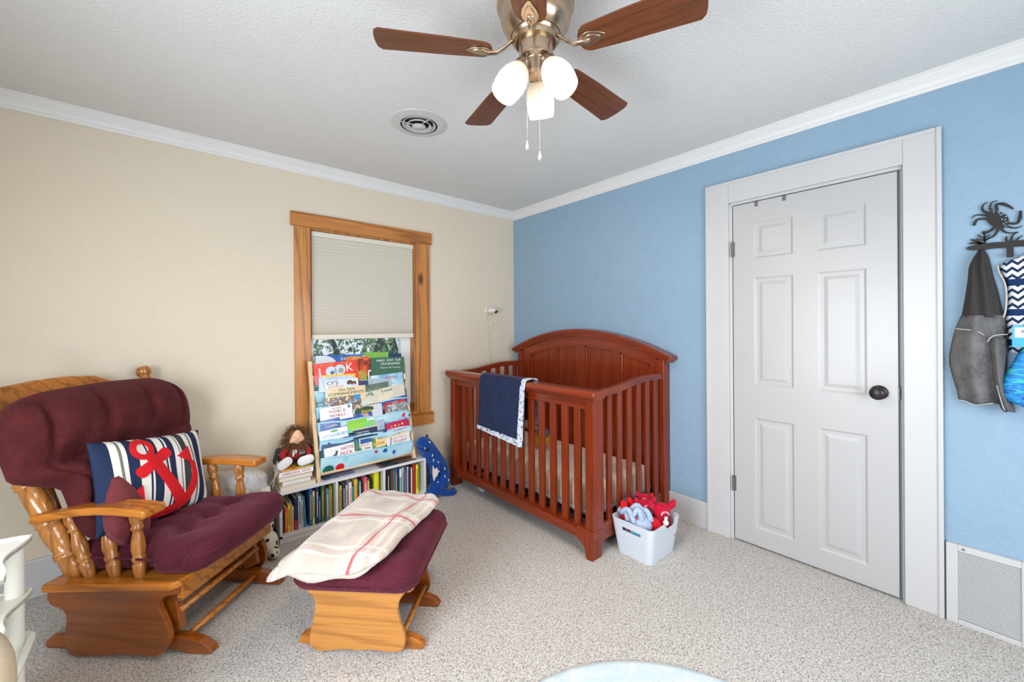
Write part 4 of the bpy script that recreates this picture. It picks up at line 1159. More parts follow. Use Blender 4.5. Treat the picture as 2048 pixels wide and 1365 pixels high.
# under-layer of the fold peeping out at the near right corner
def under(x, y, z):
    a, c = .56 + x / .16 * .42, .345 + y / .18 * .37
    A, B, Cc, D = Vector((-.128, -.132)), Vector((.347, -.145)), Vector((.462, .462)), Vector((.045, .560))
    p = (A * (1 - a) + B * a) * (1 - c) + (D * (1 - a) + Cc * a) * c
    X, Y = p.x, p.y + .010 * sin(a * 9)
    return (X, Y, .402 + .014 * (1 - ((X - .238) / .3) ** 2) * (1 - ((Y - .175) / .34) ** 2) + .012 + z - max(0, -.115 - Y) * .6 + .004 * sin(X * 40))
b = MB(); b.rbox((.16, .18, .016), (.06, .06, .015), (20, 20, 4), under); b.build('folded_edge', plain('fleece_edge', S(196, 184, 172), .9, bump=.3, bscale=60), th, smooth=True)

# ================================================================== BOOKCASE
bc = thing('bookcase', 'low white three cubby bookcase under the window', 'bookcase', (-2.120, -.270, 0))
WB, DB_, HB = .985, .240, .312
b = MB(); b.box(0, WB, 0, DB_, HB - .018, HB); b.build('top_panel', M_MELA, bc, bevel=.0015)
b = MB(); b.box(0, WB, 0, DB_, .030, .048); b.build('bottom_panel', M_MELA, bc, bevel=.0015)
b = MB(); b.box(0, WB, .006, .02, 0, .030); b.build('plinth', M_MELA, bc)
for x in (0, WB - .016): b = MB(); b.box(x, x + .016, 0, DB_, 0, HB - .018); b.build('side_panel', M_MELA, bc, bevel=.0015)
for x in (.325, .648): b = MB(); b.box(x, x + .016, .002, DB_, .048, HB - .018); b.build('divider', M_MELA, bc, bevel=.0015)
b = MB(); b.box(.01, WB - .01, DB_ - .006, DB_, .03, HB - .018); b.build('back_panel', M_MELA, bc)

CM = {}
def col_mat(c, rough=.4):
    k = tuple(c)
    if k not in CM: CM[k] = plain('book_cloth_%d_%d_%d' % c, S(*c), rough, bscale=30)
    return CM[k]
def spine_book(x, w, h, d, y, c, lab, grp, lean=0, tcol=None, mark=None, z=.049):
    o = thing('book', lab, 'book', (x, y, z), (0, radians(lean), 0), grp)
    m = col_mat(c)
    b = MB(); b.box(0, .0022, 0, d, 0, h).box(w - .0022, w, 0, d, 0, h)
    b.grid(lambda u, v: (w * u, -.0028 * sin(pi * u), h * v), 6, 1)
    b.box(0, w, 0, .0015, 0, h)
    b.build('cover', m, o)
    b = MB(); b.box(.0022, w - .0022, .0016, d - .004, .003, h - .004); b.build('pages', M_PAPER, o)
    if tcol:
        b = MB(); rnd = random.Random(int(x * 9999))
        z0 = h * rnd.uniform(.15, .3); zz = z0
        while zz < h * .82:
            L = rnd.uniform(.004, .012); b.box(w * .36, w * .66, -.0036, -.0024, zz, zz + L); zz += L + .0025
        b.build('spine_lettering', col_mat(tcol), o)
    if mark:
        b = MB(); b.box(w * .04, w * .96, -.0034, -.0020, mark[0] * h, mark[1] * h); b.build('spine_band', col_mat(mark[2]), o)
    return o
RD, OR, YL, CR, NV, GY, LB, TL_, GR, LG, BK, WH, PK, BL, DR = (200, 40, 40), (235, 84, 40), (238, 200, 50), (226, 200, 150), (34, 48, 92), (196, 200, 206), (120, 160, 190), (60, 168, 170), (54, 120, 78), (206, 216, 70), (34, 34, 38), (236, 236, 238), (232, 100, 120), (44, 96, 176), (150, 34, 38)
A = [(.160, -2.096, -2.089, NV, None, 'thin navy book at the outer end of the left cubby'), (.150, -2.086, -2.070, OR, YL, 'bright orange red book near the outer end of the left cubby'),
     (.168, -2.069, -2.054, YL, NV, 'yellow book with blue lettering beside the orange one, left cubby'), (.180, -2.052, -2.049, WH, None, 'very thin white booklet after the yellow book, left cubby'),
     (.150, -2.047, -2.036, CR, OR, 'short tan book in the left cubby between yellow and navy'), (.196, -2.033, -2.015, NV, None, 'navy book with red foot band in the left cubby'),
     (.206, -2.013, -1.996, GY, NV, 'pale grey book with long dark title in the left cubby'), (.175, -1.994, -1.982, (190, 210, 200), NV, 'pale mint book beside the grey one, left cubby'),
     (.192, -1.980, -1.962, (70, 130, 160), None, 'slate blue book leaning in the middle of the left cubby'), (.240, -1.950, -1.932, BL, YL, 'tall royal blue book, tallest in the left cubby'),
     (.214, -1.930, -1.917, (230, 226, 120), NV, 'lemon book next to the tall royal blue one, left cubby'), (.236, -1.912, -1.893, (36, 56, 110), WH, 'tall dark blue book right of the lemon one, left cubby'),
     (.165, -1.892, -1.880, (60, 90, 150), WH, 'short blue book with white lettering, left cubby'), (.236, -1.878, -1.860, GR, LG, 'tall green book in the left cubby'),
     (.210, -1.858, -1.848, DR, None, 'thin dark red book beside the tall green one, left cubby'), (.205, -1.847, -1.832, TL_, WH, 'teal book near the divider of the left cubby'),
     (.200, -1.830, -1.822, (210, 140, 110), None, 'thin salmon book near the divider of the left cubby'), (.218, -1.820, -1.814, LG, None, 'lime yellow booklet against the divider, left cubby')]
B_ = [(.208, -1.776, -1.766, (110, 130, 80), None, 'olive book at the left end of the middle cubby'), (.205, -1.765, -1.750, YL, NV, 'yellow book at the left end of the middle cubby'),
      (.212, -1.744, -1.728, NV, WH, 'navy book with white lettering in the middle cubby'), (.196, -1.722, -1.710, (236, 224, 220), DR, 'white book with red lettering in the middle cubby'),
      (.210, -1.702, -1.684, WH, PK, 'white book with pink lettering in the middle cubby'), (.176, -1.681, -1.669, TL_, None, 'short teal book in the middle cubby'),
      (.222, -1.666, -1.646, (240, 196, 90), OR, 'amber book with orange lettering in the middle cubby'), (.196, -1.632, -1.618, (90, 190, 170), WH, 'aqua book in the middle cubby'),
      (.216, -1.600, -1.579, PK, WH, 'coral pink book in the middle cubby'), (.190, -1.574, -1.561, (236, 210, 80), None, 'short yellow book right of the pink one'),
      (.196, -1.553, -1.536, NV, None, 'navy book leaning near the right end of the middle cubby'), (.238, -1.530, -1.497, (226, 222, 40), None, 'wide bright yellow book standing turned at the right end of the middle cubby')]
C_ = [(.232, -1.452, -1.436, BK, None, 'black book at the left end of the right cubby'), (.226, -1.434, -1.418, BK, WH, 'black book with white lettering in the right cubby'),
      (.226, -1.414, -1.404, (50, 60, 52), None, 'thin dark green grey book in the right cubby'), (.222, -1.402, -1.390, (150, 60, 44), None, 'brick red book in the right cubby'),
      (.226, -1.387, -1.376, (60, 130, 130), None, 'thin sea green book in the right cubby'), (.232, -1.374, -1.358, BL, YL, 'blue book with yellow lettering in the right cubby'),
      (.222, -1.356, -1.346, (50, 56, 96), None, 'thin dark indigo book in the right cubby'), (.222, -1.342, -1.326, (40, 140, 70), WH, 'green book with white top band in the right cubby'),
      (.222, -1.322, -1.304, (170, 200, 210), NV, 'pale blue book in the right cubby'), (.226, -1.300, -1.284, (70, 84, 120), PK, 'slate book with pink lettering in the right cubby'),
      (.220, -1.280, -1.268, GY, NV, 'light grey book in the right cubby'), (.222, -1.263, -1.252, BK, None, 'thin black book among the pale ones, right cubby'),
      (.205, -1.248, -1.239, WH, None, 'short white booklet in the right cubby'), (.222, -1.233, -1.216, (186, 40, 36), None, 'red book near the right end of the right cubby'),
      (.216, -1.206, -1.188, (236, 226, 50), BK, 'yellow book with black lettering near the right end of the right cubby')]
GRP = {'A': 'books in the left cubby', 'B': 'books in the middle cubby', 'C': 'books in the right cubby'}
for key, L in (('A', A), ('B', B_), ('C', C_)):
    for (h, x0, x1, c, tc, lab) in L:
        lean = -4 if 'leaning' in lab else 0
        mk = (.0, .30, RD) if 'foot band' in lab else ((.72, .98, WH) if 'top band' in lab else None)
        spine_book(x0, x1 - x0, h, .165, -.246 + (.008 if h < .2 else 0), c, lab, GRP[key], lean, tc, mk)

# flat books lying on top of the case (white ones stacked under the doll)
def flat_book(x0, x1, y0, y1, z0, z1, c, lab, rz=0, page_front=True, spine=None, grp='books stacked flat on the bookcase'):
    cx_, cy_ = (x0 + x1) / 2, (y0 + y1) / 2
    o = thing('book', lab, 'book', (cx_, cy_, z0), (0, 0, radians(rz)), grp)
    w, d, t_ = (x1 - x0) / 2, (y1 - y0) / 2, z1 - z0; m = col_mat(c)
    k = min(.003, t_ * .12)
    b = MB(); b.box(-w, w, -d, d, 0, k).box(-w, w, -d, d, t_ - k, t_)
    if page_front: b.box(-w, w, d - .002, d, 0, t_)
    else: b.box(-w, w, -d, -d + .002, 0, t_)
    b.build('cover', m, o, bevel=.0008)
    b = MB(); b.box(-w + .004, w - .004, -d + .003, d - .003, k, t_ - k); b.build('pages', M_PAPER, o)
    if spine: text_part('spine_title', spine[0], col_mat(spine[1]), t_ * .62, o, (0, -d - .0006, t_ * .5), width=w * 1.7)
    return o
zt = HB
flat_book(-2.115, -1.910, -.262, -.075, zt, zt + .030, (226, 196, 156), 'cream paged book at the bottom of the flat stack beside the rack', 0, True)
flat_book(-2.104, -1.945, -.255, -.085, zt + .030, zt + .060, (232, 232, 234), 'thick white book second from the bottom of the flat stack', 2, False)
flat_book(-2.118, -1.930, -.265, -.075, zt + .060, zt + .086, (214, 186, 150), 'tan paged book in the middle of the flat stack', -2, True)
flat_book(-2.120, -1.928, -.262, -.075, zt + .086, zt + .120, (238, 236, 236), 'white book with red spine lettering in the flat stack', 0, False, ('AMERICANA  AESOP', (190, 70, 60)))
t = NT('jungle_cover'); v = t.co(); t.col(t.ramp(t.noise(v, 14, 3), [(.35, S(220, 120, 50)), (.5, S(236, 180, 90)), (.62, S(90, 150, 60)), (.75, S(60, 110, 50))])); t.set(.35); CM[(91, 92, 93)] = t.m
flat_book(-2.112, -1.926, -.262, -.078, zt + .120, zt + .130, (91, 92, 93), 'thin orange and green picture book on top of the flat stack under the doll', 1, False)
t = NT('dark_picture_cover'); v = t.co(); t.col(t.ramp(t.noise(v, 16, 4), [(.4, S(40, 50, 66)), (.52, S(78, 84, 92)), (.6, S(150, 84, 54)), (.7, S(58, 70, 80))])); t.set(.3); CM[(94, 92, 93)] = t.m
flat_book(-1.495, -1.215, -.262, -.085, zt, zt + .008, (94, 92, 93), 'dark picture book lying flat on the right of the bookcase under the rack', 2, False, grp='books lying on the bookcase top')
t = NT('blue_picture_cover'); v = t.co(); t.col(t.ramp(t.noise(v, 12, 4), [(.4, S(60, 84, 120)), (.55, S(120, 140, 170)), (.7, S(200, 90, 80))])); t.set(.3); CM[(95, 92, 93)] = t.m
flat_book(-1.86, -1.66, -.238, -.09, zt, zt + .006, (95, 92, 93), 'blue picture book lying flat under the left foot rail of the rack', 3, False, grp='books lying on the bookcase top')

# ================================================================== SLING BOOK RACK
rack = thing('book_rack', 'pale birch sling book rack with ocean print fabric pockets on the bookcase', 'book rack')
XA, XB = -1.890, -1.215
def ry(z): return -.232 + (z - HB) * (.150 / .77)
for x in (XA, XB):
    w = .012
    s = (z0, z1) = (HB, 1.083 if x == XA else 1.06)
    xo = -.012 if x == XA else -.020
    b = MB(); vs = []
    for z in (z0, z1):
        for dx in (-w, w):
            for dy in (-.012, .012): vs.append((x + dx + (xo if z == z1 else 0), ry(z) + dy, z))
    b.add(vs, [(0, 1, 3, 2), (4, 6, 7, 5), (0, 4, 5, 1), (2, 3, 7, 6), (0, 2, 6, 4), (1, 5, 7, 3)]); b.build('front_upright', BIRCH, rack, fix=True, bevel=.002)
    b = MB(); vs = []
    for z in (z0, 1.02):
        for dx in (-.010, .010):
            for dy in (-.010, .010): vs.append((x + dx, (-.060 if z == z0 else ry(1.02) + .018) + dy, z))
    b.add(vs, [(0, 1, 3, 2), (4, 6, 7, 5), (0, 4, 5, 1), (2, 3, 7, 6), (0, 2, 6, 4), (1, 5, 7, 3)]); b.build('rear_leg', BIRCH, rack, fix=True, bevel=.002)
    b = MB(); b.box(x - .008, x + .008, ry(.5), -.062, .50, .520); b.build('side_brace', BIRCH, rack, bevel=.002)
b = MB(); b.tube([(XA, ry(.372) + 0, .352), (XB, ry(.372), .352)], .0095, 10); b.build('cross_rail', BIRCHX, rack, smooth=True)
def fabric():
    t = NT('ocean_print_fabric'); v = t.co()
    base = t.ramp(t.noise(v, 6, 3), [(.3, S(150, 204, 226)), (.6, S(190, 226, 238)), (.8, S(214, 238, 244))])
    vo = t.n('ShaderNodeTexVoronoi'); vo.inputs['Scale'].default_value = 13; t.l(v, vo.inputs['Vector'])
    sp = t.n('ShaderNodeSeparateColor'); t.l(vo.outputs['Color'], sp.inputs[0])
    wob = t.math('ADD', vo.outputs['Distance'], t.math('MULTIPLY', t.noise(v, 60, 2), .3))
    blob = t.math('LESS_THAN', wob, .36)
    pick = t.ramp(sp.outputs[0], [(0, S(36, 92, 160)), (.3, S(200, 60, 74)), (.42, S(150, 204, 226)), (.7, S(60, 140, 190)), (.85, S(230, 140, 120))], 'CONSTANT')
    c = t.mix(blob, base, pick)
    for (cx_, cz_, r_, col_) in ((-1.755, .378, .030, S(216, 34, 50)), (-1.828, .372, .036, S(34, 110, 90))):
        d = t.n('ShaderNodeVectorMath', operation='DISTANCE'); t.l(v, d.inputs[0]); d.inputs[1].default_value = (cx_, -.222, cz_)
        c = t.mix(t.math('LESS_THAN', d.outputs['Value'], r_ + .0), c, col_)
    t.col(c); t.set(.8, 0, .2); t.bump(t.noise(v, 30, 3), .15, .003); return t.m
M_FAB = fabric()
TIERS = [(.456, .345, -.244), (.566, .50, -.222), (.680, .60, -.202), (.776, .70, -.176), (.880, .80, -.132), (.98, .90, -.112)]
for (zt_, zb_, yh_) in TIERS:
    b = MB()
    def fn(u, v, zt_=zt_, zb_=zb_, yh_=yh_):
        x = XA + .010 + (XB - XA - .020) * u - .010 * (v if zt_ > .6 else 0)
        z = zb_ + (zt_ - zb_) * v - .008 * sin(pi * u) * v + .004 * sin(u * 17) * v
        y = yh_ + (.024 if zt_ < .5 else .012) * (1 - v) - .006 * sin(pi * v) + .004 * sin(u * 14 + v * 3) * (1 - v)
        return (x, y, z)
    b.grid(fn, 40, 8)
    b.grid(lambda u, v: (lambda p: (p[0], p[1] + .020 * v + .004, p[2] + .0 ))(fn(u, 0)), 40, 2)
    o = b.build('fabric_pocket', M_FAB, rack, smooth=True, fix=True)
    md = o.modifiers.new('th', 'SOLIDIFY'); md.thickness = .0015
    p0, p1 = fn(0, 1), fn(1, 1)
    b = MB(); b.tube([fn(k / 16, 1) for k in range(17)], .006, 8, flat=1); b.build('pocket_hem', M_FAB, rack, smooth=True)
b = MB(); b.grid(lambda u, v: (XA + .012 + (XB - XA - .024) * u, ry(.36 + .66 * v) + .026, .36 + .66 * v), 10, 10)
o = b.build('fabric_back', M_FAB, rack, smooth=True); md = o.modifiers.new('th', 'SOLIDIFY'); md.thickness = .0015

_cov = {}
def cover_mat(key, c1, c2, c3, sc=14, seed=0):
    if key in _cov: return _cov[key]
    t = NT('cover_' + key); v = t.co(loc=(seed * 1.7, seed * .9, seed * 2.3))
    n = t.noise(v, sc, 4, .55, .8)
    t.col(t.ramp(n, [(.40, S(*c1)), (.48, S(*c2)), (.56, S(*c2)), (.66, S(*c3))])); t.set(.28, 0, .5, **{'Coat Weight': .25}); _cov[key] = t.m; return t.m
def solid_cover(key, c): 
    if key not in _cov: _cov[key] = plain('cover_' + key, S(*c), .28, bscale=8, **{'Coat Weight': .25})
    return _cov[key]
def rack_book(x0, z0, x1, z1, y, h, mat, lab, th=.007, extras=(), texts=()):
    w = x1 - x0; roll = atan2(z1 - z0, w)
    L = hypot(w, z1 - z0)
    o = thing('picture_book', lab, 'book', (x0, y, z0), (radians(-9), -roll, 0), 'picture books in the sling rack')
    b = MB(); b.box(0, L, 0, .0016, -h, 0).box(0, L, th - .0016, th, -h, 0).box(0, .0016, 0, th, -h, 0)
    b.build('cover', mat, o, bevel=.0006)
    b = MB(); b.box(.0018, L - .002, .0016, th - .0016, -h + .002, -.0025); b.build('pages', M_PAPER, o)
    for (nm, m, pts) in extras:
        b = MB(); b.prism([(p[0] * L, -p[1]) for p in pts], -.0008, .0002, 'y'); b.build(nm, m, o, fix=True)
    for (s_, fx, dz, size, m, wd) in texts:
        text_part('title', s_, m, size, o, (fx * L, -.0012, -dz), width=wd * L if wd else None, bold=0)
    return o
WT = col_mat((244, 244, 244)); BKT = col_mat((30, 34, 44)); NVT = col_mat((30, 50, 104)); YT = col_mat((240, 200, 70)); RT = col_mat((206, 52, 50))
def circ(cx_, cz_, rx, rz, n=18): return [(cx_ + rx * cos(2 * pi * k / n), cz_ + rz * sin(2 * pi * k / n)) for k in range(n)]
def rect(a, b_, c, d): return [(a, b_), (c, b_), (c, d), (a, d)]
rack_book(-1.865, 1.122, -1.546, 1.116, -.085, .17, cover_mat('dnavy', (30, 80, 160), (34, 92, 176), (60, 120, 190), 6), 'blue picture book with pale moon shape at the top left of the rack', texts=(("D A V I D", .64, .030, .030, WT, .24),), extras=(('pale_shape', col_mat((206, 214, 220)), [(.0, .07), (.0, .004), (.22, .004), (.33, .018), (.40, .04), (.42, .07)]),))
rack_book(-1.670, 1.104, -1.500, 1.100, -.097, .15, cover_mat('orange', (230, 150, 60), (200, 120, 60), (120, 80, 50), 22, 1), 'orange brown patterned book behind the red one near the rack top')
rack_book(-1.350, 1.112, -1.240, 1.106, -.078, .16, solid_cover('dnavy2', (30, 60, 104)), 'dark blue book at the top right corner of the rack')
rack_book(-1.528, 1.130, -1.350, 1.122, -.088, .16, cover_mat('lgreen', (150, 196, 76), (120, 176, 70), (196, 214, 130), 9, 2), 'light green book standing highest at the right of the rack')
rack_book(-1.890, 1.064, -1.600, 1.080, -.118, .14, cover_mat('look', (222, 50, 40), (228, 56, 42), (214, 44, 40), 5), 'red picture book with large white word LOOK',
          texts=(('L', .16, .064, .085, WT, None), ('K', .80, .050, .080, WT, None), ('EMMA  BLACKWOOD', .30, .014, .010, YT, .30), ('MAX LUCAS', .72, .010, .009, YT, .22)),
          extras=(('pale_lens', col_mat((196, 214, 232)), circ(.38, .062, .125, .036)), ('pale_lens', col_mat((196, 214, 232)), circ(.58, .056, .125, .036)), ('yellow_mark', YT, circ(.60, .062, .06, .018)), ('dark_mark', NVT, circ(.40, .07, .05, .012))))
rack_book(-1.585, 1.082, -1.497, 1.086, -.112, .13, cover_mat('volcano', (236, 90, 30), (150, 50, 24), (34, 30, 26), 18, 4), 'book with glowing orange volcano beside the red LOOK book')
rack_book(-1.501, 1.085, -1.238, 1.082, -.120, .13, solid_cover('ducks', (58, 104, 80)), 'green picture book titled Make Way for Ducklings',
          texts=(('MAKE  WAY  FOR', .53, .022, .024, WT, .72), ('DUCKLINGS', .57, .048, .024, WT, .56), ('Robert McCloskey', .56, .076, .014, WT, .6)))
rack_book(-1.791, 1.000, -1.533, .998, -.128, .11, cover_mat('gorange', (120, 160, 50), (180, 150, 50), (200, 80, 50), 16, 5), 'green and orange patterned book below the LOOK book')
rack_book(-1.840, .988, -1.603, .984, -.133, .10, solid_cover('ylw', (244, 200, 30)), 'bright yellow book edge below the LOOK book')
rack_book(-1.526, 1.000, -1.242, 1.000, -.130, .11, cover_mat('brownf', (120, 70, 56), (96, 56, 46), (190, 90, 50), 12, 6), 'brown scene book with white border and a square label',
          extras=(('white_border', WT, rect(0, 0, 1, .010)), ('white_border', WT, rect(0, 0, .03, .09)), ('white_border', WT, rect(.97, 0, 1, .09)), ('square_label', WT, rect(.74, .022, .95, .038))), texts=(('C.L.B', .82, .030, .011, RT, None),))
rack_book(-1.862, .976, -1.633, .974, -.140, .10, cover_mat('ltb', (176, 190, 214), (190, 204, 222), (150, 170, 200), 8, 7), 'pale lavender blue book left under the yellow edge')
rack_book(-1.512, .957, -1.262, .966, -.141, .10, cover_mat('sky', (120, 170, 206), (160, 200, 224), (216, 232, 240), 9, 8), 'sky blue book with red ferry title', texts=(('FERRY', .62, .028, .020, RT, .36),))
rack_book(-1.828, .952, -1.604, .956, -.150, .12, solid_cover('cys', (214, 226, 240)), "pale blue book with large letters CY'S and a brown horse",
          texts=(("CY'S", .22, .022, .034, BKT, .34), ('perfect', .32, .044, .026, col_mat((236, 150, 40)), .44)),
          extras=(('brown_horse', col_mat((96, 54, 36)), [(.64, .030), (.68, .014), (.78, .012), (.83, .024), (.90, .020), (.94, .034), (.90, .052), (.86, .036), (.80, .050), (.76, .036), (.70, .046)]),))
rack_book(-1.607, .930, -1.531, .930, -.150, .10, solid_cover('purp', (52, 56, 104)), 'dark purple blue book in the middle of the third tier')
rack_book(-1.582, .934, -1.262, .930, -.146, .10, cover_mat('bgray', (140, 160, 176), (170, 186, 196), (200, 208, 210), 10, 9), 'blue grey misty book at the right of the third tier')
rack_book(-1.613, .890, -1.384, .908, -.156, .10, cover_mat('dkg', (70, 92, 84), (90, 112, 100), (120, 130, 100), 10, 10), 'muted green book behind the cream ones in the middle of the rack')
rack_book(-1.818, .896, -1.557, .900, -.162, .10, solid_cover('ten', (226, 206, 164)), 'cream book titled The Ten Commandments',
          texts=(('The TEN', .50, .018, .024, col_mat((60, 76, 70)), .42), ('COMMANDMENTS', .49, .043, .026, col_mat((60, 76, 70)), .92)))
rack_book(-1.645, .836, -1.268, .884, -.168, .09, cover_mat('bei', (222, 214, 188), (206, 204, 186), (150, 170, 150), 12, 11), 'pale beige book slanting up to the right with dark lettering', texts=(("That's     Love", .42, .022, .024, BKT, .66),))
rack_book(-1.839, .834, -1.593, .840, -.172, .10, cover_mat('fea', (150, 176, 206), (110, 84, 66), (230, 200, 160), 26, 12), 'picture book with speckled brown wing and blue corner', extras=(('blue_corner', col_mat((40, 144, 210)), [(.78, .0), (1.0, .0), (.90, .045)]),))
rack_book(-1.513, .830, -1.245, .838, -.168, .10, cover_mat('fox', (30, 74, 150), (36, 84, 164), (60, 110, 190), 6, 13), 'deep blue book with curved brown fox shape at the right of the rack',
          extras=(('brown_curve', col_mat((120, 104, 96)), [(.24, .050), (.32, .030), (.48, .018), (.66, .016), (.80, .026), (.84, .034), (.66, .026), (.48, .028), (.34, .042)]), ('gold_mark', YT, circ(.72, .040, .025, .010))))
rack_book(-1.592, .802, -1.515, .802, -.172, .09, solid_cover('blu', (50, 84, 156)), 'small plain blue book in the middle of the fourth tier')
rack_book(-1.588, .780, -1.438, .784, -.177, .09, solid_cover('baby', (44, 60, 112)), 'navy book with orange word BABY', texts=(('BABY', .55, .026, .030, col_mat((236, 150, 60)), .66),))
rack_book(-1.428, .752, -1.262, .768, -.180, .09, cover_mat('redd', (206, 206, 210), (120, 124, 130), (226, 226, 228), 24, 14), 'red and white cover with grey engine at the right of the rack', extras=(('red_band', RT, rect(0, 0, 1, .020)), ('red_band', RT, rect(0, 0, .08, .07)), ('white_badge', WT, rect(.36, .004, .62, .018))), texts=(('NO.1', .48, .011, .010, RT, None),))
rack_book(-1.870, .774, -1.659, .784, -.184, .095, solid_cover('twk', (236, 234, 236)), 'white book with rainbow letters Twinkle, Twinkle',
          texts=tuple((c_, .29 + .075 * k, .036, .027, col_mat([(222, 60, 60), (236, 150, 50), (50, 110, 180), (60, 150, 90)][k % 4]), None) for k, c_ in enumerate('TWINKLE,')) +
          tuple((c_, .29 + .075 * k, .064, .027, col_mat([(222, 60, 60), (50, 110, 180), (236, 150, 50), (200, 60, 110)][k % 4]), None) for k, c_ in enumerate('TWINKLE,')) + (('Jane Cabrera', .52, .014, .010, BKT, .3),),
          extras=(('green_badge', col_mat((40, 130, 130)), circ(.90, .016, .045, .010)),))
rack_book(-1.652, .752, -1.445, .758, -.184, .09, cover_mat('jes', (206, 210, 220), (214, 216, 222), (180, 190, 200), 14, 15), 'dark green bush picture book with yellow word Jesus',
          extras=(('green_bush', col_mat((40, 74, 36)), [(.02, .06), (.06, .018), (.22, .006), (.5, .004), (.68, .014), (.70, .030), (.60, .044), (.62, .07)]),), texts=(('Jesus', .44, .036, .032, YT, .36),))
rack_book(-1.590, .702, -1.500, .704, -.190, .08, solid_cover('rds', (200, 44, 56)), 'thin red book edge in the middle of the rack')
rack_book(-1.760, .706, -1.520, .706, -.194, .09, cover_mat('fam', (40, 76, 160), (44, 84, 170), (210, 170, 140), 11, 16), 'royal blue book with a family picture behind the lime one')
rack_book(-1.871, .694, -1.747, .704, -.200, .085, solid_cover('kis', (30, 82, 170)), 'blue book with cream words Kisses, Cuddles', texts=(('Kisses,', .40, .018, .026, col_mat((240, 226, 180)), .56), ('Cuddles,', .54, .044, .026, col_mat((240, 226, 180)), .66)))
rack_book(-1.505, .652, -1.266, .680, -.192, .085, cover_mat('hok', (80, 120, 180), (96, 136, 190), (150, 180, 214), 6, 17), 'steel blue night book with a moon and the word Hafiz', texts=(('Hafiz', .52, .042, .036, WT, .34),), extras=(('moon', col_mat((226, 226, 180)), circ(.80, .022, .05, .014)),))
rack_book(-1.700, .664, -1.510, .676, -.202, .08, cover_mat('lime', (100, 190, 210), (140, 210, 60), (150, 214, 70), 5, 18), 'lime green and turquoise book in the middle of the rack', extras=(('lime_band', col_mat((140, 206, 50)), rect(0, 0, .72, .024)), ('white_label', WT, rect(.72, .002, 1, .022))), texts=(('#1', .80, .014, .010, BKT, None),))
rack_book(-1.882, .628, -1.700, .640, -.213, .07, solid_cover('cok', (236, 240, 242)), 'white board book with rounded top and blue letters COOKIES',
          texts=(('COOKIES', .55, .042, .028, col_mat((90, 160, 214)), .88),), extras=(('green_badge', col_mat((110, 180, 80)), circ(.52, .014, .14, .007)),))
rack_book(-1.628, .628, -1.440, .644, -.206, .07, cover_mat('oce', (140, 160, 196), (170, 186, 210), (90, 104, 120), 8, 19), 'hazy blue grey book behind the steam train book', texts=(('Goodnight', .45, .034, .020, WT, .6),))
rack_book(-1.664, .606, -1.494, .612, -.214, .07, solid_cover('ste', (34, 48, 84)), 'dark navy book titled Steam Train, Dream Train', texts=(('STEAM TRAIN', .38, .030, .013, WT, .5), ('DREAM TRAIN', .42, .046, .013, WT, .5)), extras=(('cream_edge', col_mat((214, 206, 190)), rect(.0, .0, 1, .008)),))
rack_book(-1.430, .604, -1.256, .622, -.213, .065, solid_cover('mag', (196, 26, 90)), 'magenta book with gold and orange dots at the right of the fifth tier', extras=tuple(('gold_dot', YT if k % 2 else col_mat((236, 130, 50)), circ(.24 + .16 * k, .030 - .004 * (k % 2), .045, .009, 10)) for k in range(4)), th=.012)
rack_book(-1.853, .568, -1.540, .580, -.212, .08, cover_mat('dkb', (34, 80, 156), (40, 90, 166), (30, 66, 130), 7, 20), 'long dark blue book spanning the left of the lowest pocket')
rack_book(-1.511, .540, -1.252, .564, -.214, .09, solid_cover('lla', (236, 214, 150)), 'cream yellow book with words llama llama love', texts=(('llama llama', .40, .026, .030, BKT, .66), ('love', .13, .062, .034, col_mat((226, 84, 40)), .2)))
rack_book(-1.620, .536, -1.513, .540, -.216, .08, cover_mat('yg', (214, 206, 60), (90, 140, 60), (60, 90, 60), 14, 21), 'yellow green leafy book in the lowest pocket')
rack_book(-1.431, .500, -1.250, .522, -.222, .07, solid_cover('tru', (232, 232, 232)), 'white book with red word Trucks', texts=(("Trains, Planes", .52, .016, .012, RT, .7), ('Trucks!', .56, .040, .028, RT, .58)), extras=(('blue_slash', NVT, [(.10, .07), (.20, .0), (.23, .0), (.13, .07)]),))
rack_book(-1.867, .556, -1.618, .560, -.220, .10, cover_mat('whl', (36, 60, 110), (44, 76, 130), (70, 140, 90), 9, 22), 'light blue framed book with dark sea scene in the lowest pocket', extras=(('light_frame', col_mat((160, 210, 230)), rect(0, 0, 1, .014)), ('light_frame', col_mat((200, 220, 235)), rect(.965, 0, 1, .08))))
rack_book(-1.857, .516, -1.663, .526, -.231, .08, solid_cover('hat', (238, 238, 240)), 'white book with red words Hattie Peck and a dark bird',
          texts=(('HATTIE', .76, .026, .032, col_mat((190, 40, 50)), .42), ('PECK', .72, .060, .032, col_mat((190, 40, 50)), .42)),
          extras=(('dark_bird', col_mat((50, 62, 80)), [(.05, .062), (.10, .054), (.22, .058), (.33, .050), (.38, .034), (.35, .026), (.42, .030), (.44, .040), (.40, .058), (.30, .070), (.12, .070)]),))
rack_book(-1.533, .484, -1.440, .492, -.222, .06, cover_mat('tea', (90, 160, 150), (110, 176, 164), (180, 80, 60), 14, 23), 'small teal board book in the lowest pocket')
rack_book(-1.663, .496, -1.537, .504, -.229, .06, solid_cover('bed', (234, 226, 216)), 'cream book with words Bed time in the lowest pocket', texts=(('BEETHOVEN & MOZART', .5, .012, .008, RT, .7), ('Bed   time', .52, .034, .022, BKT, .7)))

